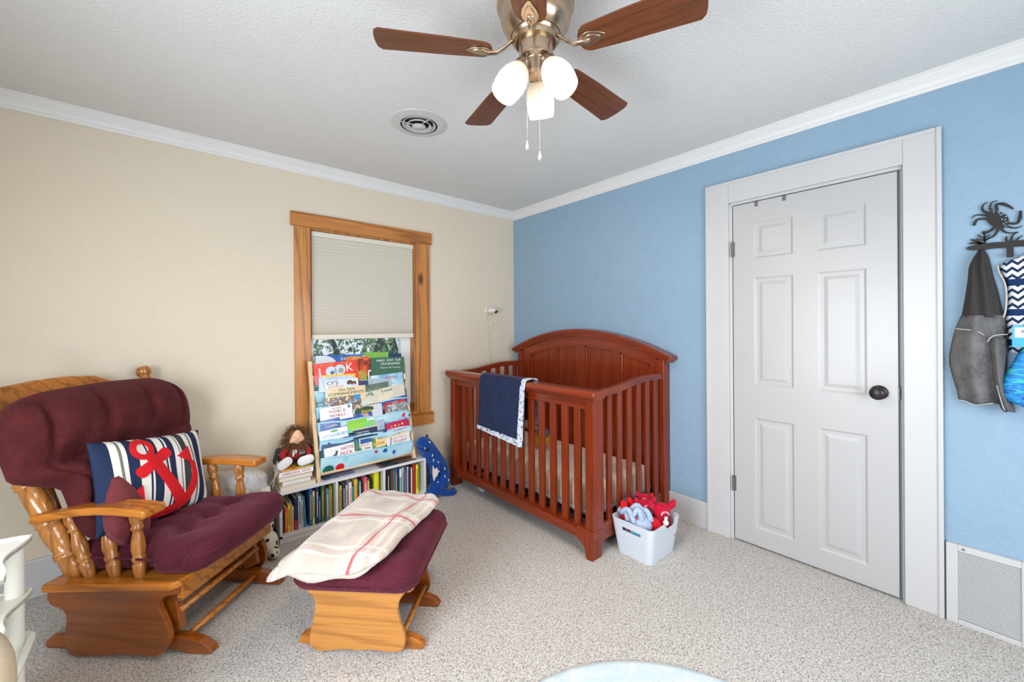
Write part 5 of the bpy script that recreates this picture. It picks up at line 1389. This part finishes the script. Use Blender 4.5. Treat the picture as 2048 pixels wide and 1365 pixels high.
# ================================================================== DOLL on the stack
M_DRED = plain('red_jersey', S(176, 24, 38), .85, bump=.2)
M_SKIN = plain('doll_felt_skin', S(238, 186, 150), .8)
M_HAIR = plain('brown_doll_hair', S(122, 82, 54), .7)
M_DGREY = plain('charcoal_cloth', S(62, 62, 68), .9, bump=.3)
dz = HB + .131
doll = thing('doll', 'bearded cloth doll in a red shirt lettered P sitting on the flat books', 'doll', (-2.010, -.165, dz))
b = MB(); b.ball((0, .01, .065), (.052, .040, .062)); b.build('shirt', M_DRED, doll, smooth=True)
b = MB(); b.ball((0, .0, .165), (.050, .042, .058)); b.build('head', M_HAIR, doll, smooth=True)
# face patch: rounded triangle, domed
FO = [(-.040, -.022), (-.030, -.031), (-.012, -.030), (-.004, -.038), (.010, -.040), (.024, -.028), (.036, -.026), (.042, -.014), (.030, .012), (.018, .034), (.004, .042), (-.010, .036), (-.026, .008)]
FO = chaikin(FO, 1, True)
b = MB(); vs = [(.0, -.062, .175)]; n = len(FO)
for k, (rr, yy) in enumerate(((.5, -.060), (.85, -.052), (1.0, -.042))): vs += [(x * rr * 1.12, yy, .175 + z * rr * 1.12) for x, z in FO]
fs = [(0, 1 + i, 1 + (i + 1) % n) for i in range(n)]
for k in range(2): fs += [(1 + k * n + i, 1 + (k + 1) * n + i, 1 + (k + 1) * n + (i + 1) % n, 1 + k * n + (i + 1) % n) for i in range(n)]
b.add(vs, fs); face = b.build('face', M_SKIN, doll, smooth=True, fix=True)
b = MB()
for (x, z) in ((-.018, .180), (.018, .183)): b.tube([(x - .007, -.0615, z), (x, -.064, z - .002), (x + .007, -.0615, z)], .0009, 5)
b.tube([(-.008, -.0645, .172), (0, -.066, .168), (.007, -.0645, .172)], .0009, 5); b.tube([(-.012, -.062, .160), (-.002, -.0645, .156), (.012, -.062, .161)], .0009, 5)
b.build('stitched_features', plain('brown_thread', S(130, 80, 60), .8), face)
rnd = random.Random(4); b = MB()
for k in range(1100):
    a = rnd.uniform(0, 2 * pi); cz = rnd.uniform(-1, 1); s = sqrt(1 - cz * cz)
    d = Vector((s * cos(a), s * sin(a) * .9, cz))
    if d.y < -.35 and -.25 < cz < .75 and abs(d.x) < .62: continue
    p = Vector((d.x * .048, d.y * .042, .165 + d.z * .056))
    L = rnd.uniform(.026, .058) * (1.3 if cz < 0 else 1)
    dr = (d + Vector((rnd.uniform(-.5, .5), rnd.uniform(-.4, .3) - .15, rnd.uniform(-.9, .35)))).normalized()
    q = p + dr * L * .55; e = p + dr * L + Vector((0, 0, -L * .25)); sd = dr.cross(Vector((rnd.uniform(-1, 1), 1, .2))).normalized() * .0016
    b.add([p - sd, p + sd, q + sd * .8, q - sd * .8, e], [(0, 1, 2, 3), (3, 2, 4)])
b.build('hair', M_HAIR, doll, kind='stuff')
for s in (-1, 1):
    b = MB(); b.tube([(s * .045, .0, .100), (s * .075, -.010, .070), (s * .070, -.035, .040)], [.020, .020, .016], 10); b.build('sleeve', M_DRED, doll, smooth=True)
b = MB(); b.tube([(-.025, -.01, .025), (-.055, -.050, .028)], [.025, .022], 10); b.build('leg', M_DGREY, doll, smooth=True)
b = MB(); b.tube([(.025, -.01, .025), (.040, -.050, .028)], [.025, .022], 10); b.build('leg', M_DGREY, doll, smooth=True)
b = MB(); b.T = TR((-.078, -.088, .036), (0, radians(-28), radians(12))); b.rbox((.046, .018, .028), (.030, .012, .026), 8); b.build('shoe', M_WHT, doll, smooth=True)
b = MB(); b.T = TR((.040, -.092, .034), (0, radians(-10), 0)); b.rbox((.048, .016, .029), (.032, .012, .027), 8); b.build('shoe', M_WHT, doll, smooth=True)
text_part('shirt_letter', 'P', WT, .055, doll, (-.012, -.036, .074), rot=(pi / 2 + .12, 0, 0), bold=.003, ext=.001)
b = MB(); b.box(.014, .050, -.034, -.028, .060, .085); b.build('shirt_patch', plain('grey_patch', S(110, 116, 104), .8, bscale=60), doll)
b = MB()
for x in (.024, .041): b.tube([(x + .006 * cos(q * pi / 4), -.0350, .067 + .006 * sin(q * pi / 4)) for q in range(8)], .0015, 5, closed=True)
b.build('shirt_emblem', plain('light_blue_thread', S(170, 206, 214), .8), doll)
o = thing('cloth_pouch', 'charcoal cloth pouch with a white snap behind the doll', 'pouch', (-2.085, -.085, dz))
b = MB(); b.rbox((.028, .028, .045), (.012, .012, .012), 6, lambda x, y, z: (x + z * .25, y, z), (0, 0, .046)); b.build('pouch_body', M_DGREY, o, smooth=True)
b = MB(); b.ball((-.006, -.030, .058), .005, 8, 6); b.build('snap', M_WHT, o, smooth=True)
o = thing('fabric_toy', 'dark blue and plum cloth toy squeezed between the doll and the rack', 'toy', (-1.925, -.110, dz - .10))
b = MB(); b.ball((0, 0, .135), (.026, .035, .080)); b.build('body', plain('plum_navy_cloth', S(48, 54, 84), .9, bump=.4, bscale=40), o, smooth=True)
b = MB(); b.ball((.004, -.01, .205), (.022, .03, .03)); b.build('head', plain('plum_cloth', S(86, 34, 56), .9, bump=.4, bscale=40), o, smooth=True)

# ================================================================== LAUNDRY BAG behind the chair
def crumple(c1, c2, nm, sc=12):
    t = NT(nm); v = t.co(); n = t.noise(v, sc, 4, .6, 1.5)
    t.col(t.ramp(t.noise(v, 8, 2), [(.4, c1), (.6, c2)])); t.set(.45, 0, .4); t.bump(n, .8, .03); return t.m
bag = thing('storage_bag', 'crumpled cream and clear fabric bag on the floor behind the far armrest', 'bag', (-2.325, -.185, 0))
b = MB(); b.rbox((.170, .120, .235), (.06, .06, .08), (18, 14, 20), lambda x, y, z: (x * (1 - .12 * max(0, z) / .235) + .010 * sin(z * 40 + y * 30), y + .010 * sin(x * 34 + z * 22), z - .03 * (x / .17) ** 2 * (1 if z > 0 else 0) + .006 * sin(x * 50)), (0, 0, .24))
b.build('bag_body', crumple(S(204, 196, 182), S(196, 194, 196), 'crumpled_bag'), bag, smooth=True)
b = MB(); b.tube([(.16, -.05, .36), (.20, -.06, .43), (.215, -.065, .49), (.20, -.06, .50), (.19, -.05, .42), (.175, -.05, .34)], .008, 8, flat=.5); b.build('bag_strap', plain('cream_strap', S(214, 200, 180), .8), bag, smooth=True)
b = MB(); b.tube([(.02, -.115, .42), (.05, -.13, .30), (.12, -.12, .22), (.165, -.09, .14)], .010, 8, flat=.5); b.build('bag_strap', plain('cream_strap', S(214, 200, 180), .8), bag, smooth=True)
b = MB(); b.box(.10, .15, -.124, -.118, .30, .38); b.build('paper_label', M_PAPER, bag)
t = NT('dalmatian_plush'); v = t.co(); vo = t.n('ShaderNodeTexVoronoi'); vo.inputs['Scale'].default_value = 24; t.l(v, vo.inputs['Vector'])
t.col(t.mix(t.math('LESS_THAN', vo.outputs['Distance'], .30), S(226, 220, 206), S(40, 40, 46))); t.set(.9); M_DAL = t.m
o = thing('spotted_plush', 'white plush with black spots on the floor between the chair and the bookcase', 'plush toy', (-2.195, -.345, .0))
b = MB(); b.ball((0, 0, .07), (.055, .07, .07)); b.build('body', M_DAL, o, smooth=True)
b = MB(); b.ball((-.01, .01, .165), (.045, .045, .045)); b.build('head', M_DAL, o, smooth=True)
b = MB(); b.ball((.02, -.06, .035), (.03, .05, .03)); b.build('paw', M_DAL, o, smooth=True)

# ================================================================== BLUE DINOSAUR PLUSH
din = thing('dinosaur_plush', 'long royal blue plush creature with white flecks slumped between bookcase and crib', 'plush toy', (0, 0, 0))
t = NT('royal_blue_plush'); v = t.co(); t.col(t.ramp(t.noise(v, 20, 3), [(.3, S(14, 56, 130)), (.7, S(22, 72, 152))])); t.set(.9, 0, .1, **{'Sheen Weight': .5, 'Sheen Tint': (.4, .6, 1, 1)})
w_ = t.n('ShaderNodeTexWave'); w_.bands_direction = 'Z'; w_.inputs['Scale'].default_value = 14; w_.inputs['Distortion'].default_value = 4; t.l(v, w_.inputs['Vector']); t.bump(w_.outputs['Fac'], .5, .008); M_DINO = t.m
dp = [(-1.200, -.30, .415), (-1.185, -.29, .440), (-1.150, -.265, .420), (-1.105, -.245, .360), (-1.060, -.240, .290), (-1.020, -.235, .220), (-1.000, -.235, .150), (-1.005, -.240, .095), (-1.015, -.245, .05)]
dp = chaikin(dp, 1)
R0 = [.022, .045, .066, .072, .078, .088, .098, .098, .085]
def lerpR(k, n):
    f = k / (n - 1) * (len(R0) - 1); i = min(int(f), len(R0) - 2); return R0[i] * (1 - (f - i)) + R0[i + 1] * (f - i)
b = MB(); b.tube(dp, [lerpR(k, len(dp)) * .88 for k in range(len(dp))], 20); b.build('body', M_DINO, din, smooth=True)
b = MB(); b.tube([(-1.02, -.30, .035), (-.99, -.345, .024), (-.955, -.36, .020), (-.925, -.345, .022), (-.922, -.320, .028), (-.938, -.305, .030)], [.03, .022, .018, .016, .015, .010], 10); b.build('tail', M_DINO, din, smooth=True)
b = MB(); b.ball((-1.070, -.300, .060), (.075, .055, .055)); b.build('hind_leg', M_DINO, din, smooth=True)
b = MB(); b.ball((-1.085, -.318, .225), (.040, .030, .055)); arm_ = b.build('front_leg', M_DINO, din, smooth=True)
b = MB(); b.prism([(-1.118, .265), (-1.105, .235), (-1.085, .245), (-1.083, .225), (-1.062, .215), (-1.078, .205), (-1.082, .185), (-1.10, .175), (-1.112, .150), (-1.120, .2)], -.352, -.338, 'y'); b.build('felt_claws', plain('cream_felt', S(232, 222, 212), .9), arm_, fix=True)
fl = [(-1.17, -.362, .40), (-1.145, -.345, .375), (-1.10, -.322, .330), (-1.05, -.322, .268), (-1.09, -.312, .29), (-1.0, -.330, .150), (-1.055, -.338, .115), (-.995, -.328, .205), (-1.13, -.34, .44), (-.965, -.32, .11)]
for p in fl:
    d = min(dp, key=lambda q: (Vector(q) - Vector((p[0], q[1], p[2]))).length)
    r_ = lerpR(dp.index(d), len(dp)) * .88
    dx, dz_ = p[0] - d[0], p[2] - d[2]; rr = min(.97, hypot(dx, dz_) / r_)
    b = MB(); b.T = TR((p[0], d[1] - r_ * sqrt(1 - rr * rr) - .0, p[2]), (0, radians(random.uniform(-40, 40)), 0)); b.rbox((.004, .003, .010), .003, 4); b.build('white_fleck', M_WHT, din, smooth=True)
b = MB(); b.ball((-1.168, -.340, .395), (.013, .010, .015)); b.build('eye', M_BLACK, din, smooth=True)
b = MB(); b.ball((-1.108, -.235, .462), (.010, .012, .016)); b.build('ear', M_BLACK, din, smooth=True)

# ================================================================== CRAB COAT RACK (flat cut metal) on the blue wall
cr_ = thing('coat_rack', 'black metal wall coat rack with a crab and seaweed silhouette', 'coat rack')
def ribbon(b, pts, w0, w1=None, x=-.010, th=.003, n=2):
    """flat tapered strip in the wall plane (y,z), given thickness"""
    w1 = w0 if w1 is None else w1
    P = chaikin(pts, n); m = len(P); L_ = []; R_ = []
    for i, (y, z) in enumerate(P):
        a = P[max(0, i - 1)]; c = P[min(m - 1, i + 1)]; d = Vector((c[0] - a[0], c[1] - a[1])).normalized()
        k = i / (m - 1); w = (w0 * (1 - k) + w1 * k) / 2
        L_.append((y - d.y * w, z + d.x * w)); R_.append((y + d.y * w, z - d.x * w))
    vs = [(x, y, z) for y, z in L_] + [(x, y, z) for y, z in R_] + [(x + th, y, z) for y, z in L_] + [(x + th, y, z) for y, z in R_]
    fs = []
    for i in range(m - 1):
        fs += [(i, m + i, m + i + 1, i + 1), (2 * m + i, 2 * m + i + 1, 3 * m + i + 1, 3 * m + i), (i, i + 1, 2 * m + i + 1, 2 * m + i), (m + i, 3 * m + i, 3 * m + i + 1, m + i + 1)]
    fs += [(0, 2 * m, 3 * m, m), (m - 1, 2 * m - 1, 4 * m - 1, 3 * m - 1)]
    b.add(vs, fs)
b = MB()
for pts, w0, w1 in (([(-3.048, 1.767), (-3.03, 1.774), (-3.016, 1.774), (-3.006, 1.762)], .008, .002), ([(-3.048, 1.752), (-3.032, 1.757), (-3.019, 1.752), (-3.013, 1.731)], .007, .010),
                    ([(-3.050, 1.776), (-3.038, 1.79), (-3.036, 1.805), (-3.043, 1.818), (-3.052, 1.823)], .010, .002), ([(-3.064, 1.787), (-3.057, 1.791), (-3.059, 1.81), (-3.064, 1.82), (-3.079, 1.822)], .008, .002),
                    ([(-3.069, 1.712), (-3.059, 1.70), (-3.048, 1.694), (-3.037, 1.698)], .008, .012), ([(-3.078, 1.704), (-3.075, 1.689), (-3.066, 1.674), (-3.053, 1.669), (-3.044, 1.664)], .009, .005),
                    ([(-3.087, 1.703), (-3.097, 1.687), (-3.112, 1.68), (-3.132, 1.682)], .009, .002), ([(-3.104, 1.71), (-3.116, 1.701), (-3.131, 1.698), (-3.142, 1.706)], .008, .002)):
    ribbon(b, pts, w0, w1)
b.build('crab_legs', M_BLACK, cr_)
body = [(-3.048, 1.774), (-3.055, 1.784), (-3.07, 1.782), (-3.087, 1.772), (-3.101, 1.758), (-3.107, 1.742), (-3.107, 1.726), (-3.103, 1.711), (-3.094, 1.704), (-3.083, 1.703), (-3.073, 1.708), (-3.061, 1.722), (-3.05, 1.74), (-3.046, 1.758)]
b = MB(); b.prism(chaikin(body, 1, True), -.012, -.007, 'x'); b.build('crab_body', M_BLACK, cr_, fix=True)
b = MB()
for k, (y, z) in enumerate(((-3.068, 1.776), (-3.082, 1.770), (-3.092, 1.762), (-3.100, 1.750), (-3.098, 1.738), (-3.101, 1.727), (-3.094, 1.722), (-3.098, 1.714), (-3.086, 1.760), (-3.090, 1.742))):
    b.prism([(y + .0028 * cos(a), z + .0022 * sin(a)) for a in (0, 1.05, 2.1, 3.14, 4.2, 5.24)], -.0126, -.012, 'x')
b.build('shell_holes', M_BLUE, cr_, label='small cut-outs showing the blue wall', fix=True)
b = MB(); ribbon(b, [(-3.077, 1.781), (-3.074, 1.799), (-3.075, 1.808), (-3.087, 1.808)], .009, .009); ribbon(b, [(-3.087, 1.808), (-3.099, 1.801), (-3.111, 1.789), (-3.119, 1.777)], .013, .004)
ribbon(b, [(-3.107, 1.723), (-3.119, 1.717), (-3.131, 1.719), (-3.135, 1.734)], .008, .010); ribbon(b, [(-3.135, 1.734), (-3.137, 1.749), (-3.137, 1.767)], .013, .006)
b.build('crab_claws', M_BLACK, cr_)
dt_ = [(-2.991, 1.633), (-2.996, 1.643), (-3.011, 1.645), (-3.026, 1.647), (-3.037, 1.648), (-3.051, 1.649), (-3.069, 1.65), (-3.09, 1.648), (-3.104, 1.644), (-3.114, 1.649), (-3.127, 1.648), (-3.146, 1.647), (-3.25, 1.65), (-3.42, 1.645), (-3.46, 1.636)]
db_ = [(-3.45, 1.625), (-3.25, 1.622), (-3.145, 1.621), (-3.134, 1.622), (-3.122, 1.623), (-3.104, 1.624), (-3.09, 1.622), (-3.076, 1.624), (-3.057, 1.624), (-3.042, 1.621), (-3.021, 1.624), (-3.002, 1.627)]
b = MB(); b.prism(dt_ + db_, -.011, -.006, 'x'); b.build('driftwood_bar', M_BLACK, cr_, fix=True)
b = MB(); b2_ = MB()
for pts, w0, w1 in (([(-3.044, 1.644), (-3.043, 1.664), (-3.043, 1.683), (-3.041, 1.695)], .008, .005), ([(-3.102, 1.646), (-3.099, 1.66), (-3.101, 1.67)], .009, .003), ([(-3.112, 1.644), (-3.114, 1.663), (-3.119, 1.675), (-3.131, 1.681)], .010, .002),
                    ([(-3.124, 1.645), (-3.131, 1.657), (-3.143, 1.666)], .009, .002), ([(-3.037, 1.645), (-3.021, 1.665), (-3.004, 1.672)], .016, .004), ([(-3.034, 1.645), (-3.015, 1.658), (-3.000, 1.655)], .018, .004),
                    ([(-3.043, 1.672), (-3.030, 1.680), (-3.024, 1.690)], .006, .004), ([(-3.043, 1.664), (-3.028, 1.668), (-3.020, 1.676)], .006, .004), ([(-3.043, 1.660), (-3.052, 1.666), (-3.057, 1.672)], .005, .003), ([(-3.043, 1.676), (-3.052, 1.680), (-3.058, 1.686)], .005, .003)):
    if pts[0][0] < -3.09: ribbon(b2_, pts, w0, w1)
    else: ribbon(b, pts, w0, w1)
b.build('seaweed', M_BLACK, cr_); b2_.build('seaweed', M_BLACK, cr_)
for y in (-3.033, -3.110, -3.25, -3.38):
    b = MB(); b.box(-.012, -.008, y - .009, y + .009, 1.585, 1.63).box(-.030, -.008, y - .009, y + .009, 1.582, 1.586).box(-.034, -.030, y - .009, y + .009, 1.582, 1.600); b.build('hook', M_BLACK, cr_, bevel=.001)
b = MB()
for y in (-3.036, -3.40): b.lathe([(.004, 0), (.004, .008)], 8, TR((-.008, y, 1.636), (0, pi / 2, 0)))
b.build('wall_screw', M_STEEL, cr_)

# hanging clothes ---------------------------------------------------
def hang(par, nm, mat, rows, x_back=-.012, seed=0, folds=5, amp=.010, ncol=26):
    """rows: (z, y_left, y_right, depth): closed lens shaped section"""
    b = MB(); R = chaikin(rows, 1); vs = []; m = len(R); ring = 2 * ncol
    for k, (z, yl, yr, dp_) in enumerate(R):
        for i in range(ncol + 1):
            u = i / ncol; y = yl + (yr - yl) * u
            f = sin(pi * u) ** .6 if 0 < u < 1 else 0
            wv = sin(u * folds * pi * 2 + seed + z * 5) * amp * min(1, dp_ / .02) * f
            vs.append((x_back - .004 - dp_ * f + wv, y, z + .004 * sin(u * 9 + seed) * (1 if k == m - 1 else 0)))
        for i in range(ncol - 1, 0, -1):
            u = i / ncol; vs.append((x_back, yl + (yr - yl) * u, z))
    fs = []
    for k in range(m - 1):
        for i in range(ring):
            j = (i + 1) % ring; fs.append((k * ring + i, k * ring + j, (k + 1) * ring + j, (k + 1) * ring + i))
    fs += [tuple(range(ring)), tuple((m - 1) * ring + i for i in range(ring - 1, -1, -1))]
    b.add(vs, fs); return b.build(nm, mat, par, smooth=True, fix=True)
def denim():
    t = NT('grey_denim'); v = t.co(); n = t.noise(t.co((1, 6, 1)), 60, 4, .7); m_ = t.noise(v, 9, 3)
    t.col(t.mix(t.ramp(m_, [(.4, (0, 0, 0, 1)), (.7, (.7, .7, .7, 1))]), t.ramp(n, [(.35, S(66, 66, 70)), (.65, S(104, 104, 106))]), S(126, 124, 124))); t.set(.9, 0, .2); t.bump(n, .3, .002); return t.m
M_JER = plain('black_jersey', S(52, 50, 50), .9, bump=.2, bscale=300)
M_DEN = denim()
jk = thing('denim_garment', 'dark grey washed denim garment with black jersey top hanging on the first hook', 'garment')
hang(jk, 'jersey_top', M_JER, [(1.622, -3.026, -3.042, .020), (1.595, -3.012, -3.054, .034), (1.555, -2.998, -3.060, .040), (1.51, -2.996, -3.066, .046), (1.45, -2.990, -3.078, .050), (1.39, -2.983, -3.086, .052), (1.335, -2.976, -3.094, .054)], folds=2, amp=.009, seed=2)
hang(jk, 'denim_leg', M_DEN, [(1.345, -2.975, -3.096, .058), (1.29, -2.958, -3.100, .060), (1.23, -2.947, -3.099, .062), (1.15, -2.937, -3.095, .064), (1.08, -2.948, -3.090, .060), (1.02, -2.962, -3.088, .058), (.978, -2.966, -3.080, .050)], folds=1.6, amp=.013, seed=1)
hang(jk, 'denim_leg', M_DEN, [(1.25, -3.045, -3.102, .070), (1.15, -3.052, -3.100, .070), (1.05, -3.062, -3.098, .068), (.99, -3.074, -3.112, .064), (.955, -3.085, -3.122, .060)], folds=1, amp=.006, seed=3)
M_THR = plain('pale_stitching', S(176, 176, 176), .8)
def hem(par, pts, r=.0022, nm='stitched_seam', m=None): 
    b = MB(); b.tube(chaikin(pts, 1), r, 6); b.build(nm, m or M_THR, par, smooth=True)
hem(jk, [(-.062, -2.958, 1.290), (-.078, -2.985, 1.286), (-.082, -3.02, 1.280), (-.078, -3.040, 1.262)])
hem(jk, [(-.086, -3.048, 1.235), (-.090, -3.058, 1.258), (-.084, -3.080, 1.266), (-.070, -3.100, 1.266)])
hem(jk, [(-.062, -2.968, .984), (-.066, -2.99, .982), (-.064, -3.010, .966), (-.066, -3.04, .976), (-.070, -3.062, .984)])
hem(jk, [(-.082, -3.072, 1.060), (-.080, -3.085, .985), (-.078, -3.092, .960)])
def knit():
    t = NT('navy_white_knit'); v = t.co(); sp = t.n('ShaderNodeSeparateXYZ'); t.l(v, sp.inputs[0])
    zz = t.math('MULTIPLY', sp.outputs[2], 34); yy = t.math('MULTIPLY', sp.outputs[1], 70)
    tri = t.math('PINGPONG', yy, 1.0); tri2 = t.math('PINGPONG', t.math('MULTIPLY', yy, 1.7), 1.0)
    a = t.math('FRACT', t.math('ADD', zz, t.math('MULTIPLY', tri, .5))); b1 = t.math('LESS_THAN', a, .42)
    band = t.math('LESS_THAN', t.math('FRACT', t.math('MULTIPLY', sp.outputs[2], 8.2)), .22)
    c = t.mix(b1, S(216, 218, 220), S(30, 50, 84)); c = t.mix(band, c, S(22, 52, 96)); t.col(c); t.set(.9, 0, .2); return t.m
sw = thing('patterned_top', 'navy and white zigzag patterned child top hanging beside the grey garment', 'garment')
hang(sw, 'knit_body', knit(), [(1.625, -3.19, -3.26, .01), (1.583, -3.142, -3.30, .025), (1.555, -3.080, -3.38, .030), (1.52, -3.084, -3.39, .034), (1.485, -3.097, -3.37, .036), (1.44, -3.101, -3.36, .036), (1.377, -3.100, -3.36, .038), (1.34, -3.094, -3.37, .040), (1.28, -3.102, -3.37, .040), (1.195, -3.104, -3.37, .040)], folds=3, amp=.004, seed=4)
hem(sw, [(-.040, -3.076, 1.55), (-.040, -3.080, 1.52), (-.040, -3.096, 1.478), (-.042, -3.100, 1.42), (-.042, -3.097, 1.36), (-.042, -3.091, 1.335)], .003, 'neck_binding', plain('pale_binding', S(190, 186, 180), .8))
tg = MB(); tg.box(-.066, -.064, -3.19, -3.112, 1.216, 1.302); tg = tg.build('store_tag', plain('cyan_card', S(60, 170, 226), .5), sw)
b = MB(); b.box(-.0675, -.0662, -3.185, -3.118, 1.254, 1.294); b.build('tag_print', WT, tg)
b = MB()
for k in range(6): b.box(-.0680, -.0674, -3.136 - k * .0022, -3.1348 - k * .0022, 1.272, 1.284)
b.build('barcode', M_BLACK, tg)
def swirl():
    t = NT('blue_green_swim'); n = t.noise(t.co((1, 4, 14)), 5, 3, .6, 1.2)
    t.col(t.ramp(n, [(.30, S(18, 60, 130)), (.44, S(20, 120, 196)), (.56, S(30, 150, 214)), (.66, S(60, 200, 130)), (.74, S(20, 110, 190))])); t.set(.6); return t.m
st = thing('swim_trunks', 'bright blue and green streaked swim trunks hanging in front of the patterned top', 'garment')
hang(st, 'trunks_body', swirl(), [(1.235, -3.160, -3.30, .020), (1.20, -3.130, -3.32, .028), (1.14, -3.106, -3.34, .034), (1.08, -3.086, -3.35, .036), (1.035, -3.081, -3.35, .036), (1.000, -3.090, -3.35, .034), (.982, -3.14, -3.34, .030)], x_back=-.062, folds=3, amp=.006, seed=5)

# ================================================================== WHITE CART, left foreground
ca = thing('utility_cart', 'white plastic three tier utility cart at the lower left corner', 'cart', (-3.13, -1.255, 0))
def tray(z, nm, lip=.006, waist=.036):
    P = []
    hx_, hy_ = .185, .165
    for (x, y) in ((hx_, hy_), (hx_ - .004, .10), (hx_ - waist, 0), (hx_ - .004, -.10), (hx_, -hy_), (-hx_, -hy_), (-hx_ + waist, 0), (-hx_, hy_)): P.append((x, y))
    P = chaikin(P, 2, True)
    b = MB(); b.prism(P, z - .010, z, 'z')
    n = len(P); vs = []
    for sc_, dz_ in ((1.0, -.010), (1.0, lip), (.975, lip), (.975, 0)): vs += [(x * sc_, y * sc_, z + dz_) for x, y in P]
    fs = []
    for k in range(3): fs += [(k * n + i, k * n + (i + 1) % n, (k + 1) * n + (i + 1) % n, (k + 1) * n + i) for i in range(n)]
    b.add(vs, fs); return b.build(nm, M_PLW, ca, fix=True)
tray(.672, 'top_tray'); tray(.508, 'middle_tray')
def post(x, y): 
    b = MB(); b.lathe([(.020, .02), (.020, .66)], 20, TR((x, y, 0))); b.build('post', M_PLW, ca, smooth=True, auto=40)
for x, y in ((.150, .130), (.150, -.130), (-.15, .13), (-.15, -.13)): post(x, y)
b = MB()
def bk(z, s):  
    return [( (.190 * s) * (abs(cos(a)) ** .32) * (1 if cos(a) > 0 else -1), (.165 * s) * (abs(sin(a)) ** .32) * (1 if sin(a) > 0 else -1), z) for a in [2 * pi * k / 40 for k in range(40)]]
lev = [(.06, .74), (.20, .80), (.30, .86), (.350, .95), (.368, 1.02), (.378, 1.03), (.374, .985), (.345, .91), (.28, .83), (.08, .72)]
vs = [p for z, s_ in lev for p in bk(z, s_)]; fs = []
for k in range(len(lev) - 1): fs += [(k * 40 + i, k * 40 + (i + 1) % 40, (k + 1) * 40 + (i + 1) % 40, (k + 1) * 40 + i) for i in range(40)]
fs += [tuple(range(39, -1, -1)), tuple((len(lev) - 1) * 40 + i for i in range(40))]
b.add(vs, fs); b.build('bottom_bin', M_PLW, ca, smooth=True, auto=50)
for x, y in ((.15, .13), (.15, -.13), (-.15, .13), (-.15, -.13)):
    b = MB(); b.lathe([(.018, 0), (.022, .010), (.020, .03)], 14, TR((x * .8, y * .8, 0))); b.lathe([(.010, .03), (.010, .08)], 10, TR((x * .8, y * .8, 0))); b.build('caster', M_PLG, ca, smooth=True)
# padded tan item nearest the camera at the left edge
o = thing('padded_cushion', 'tan padded cushion edge leaning in front of the white cart at the left edge', 'cushion', (-2.914, -1.515, .0))
b = MB(); b.rbox((.105, .040, .318), (.095, .036, .14), (14, 8, 22), lambda x, y, z: (x - .05, y, z), (-.045, 0, .320)); b.build('cushion_cover', plain('tan_cotton', S(184, 166, 140), .85, bump=.2, bscale=200), o, smooth=True)

# ================================================================== ROUND RUG
t = NT('pale_blue_shag'); v = t.co(); n = t.noise(v, 7, 3, .6, 1); f = t.noise(v, 200, 3, .7)
t.col(t.ramp(n, [(.35, S(212, 232, 242)), (.6, S(232, 242, 248)), (.75, S(244, 248, 250))])); t.set(.95); t.bump(f, .6, .01)
rg = thing('round_rug', 'pale blue round shag rug on the carpet in front', 'rug', (-1.735, -2.638, .0))
b = MB(); b.lathe([(.0, .014), (.66, .014), (.682, .010), (.690, 0.001)], 72, cap=False); b.build('rug_pile', t.m, rg, smooth=True)
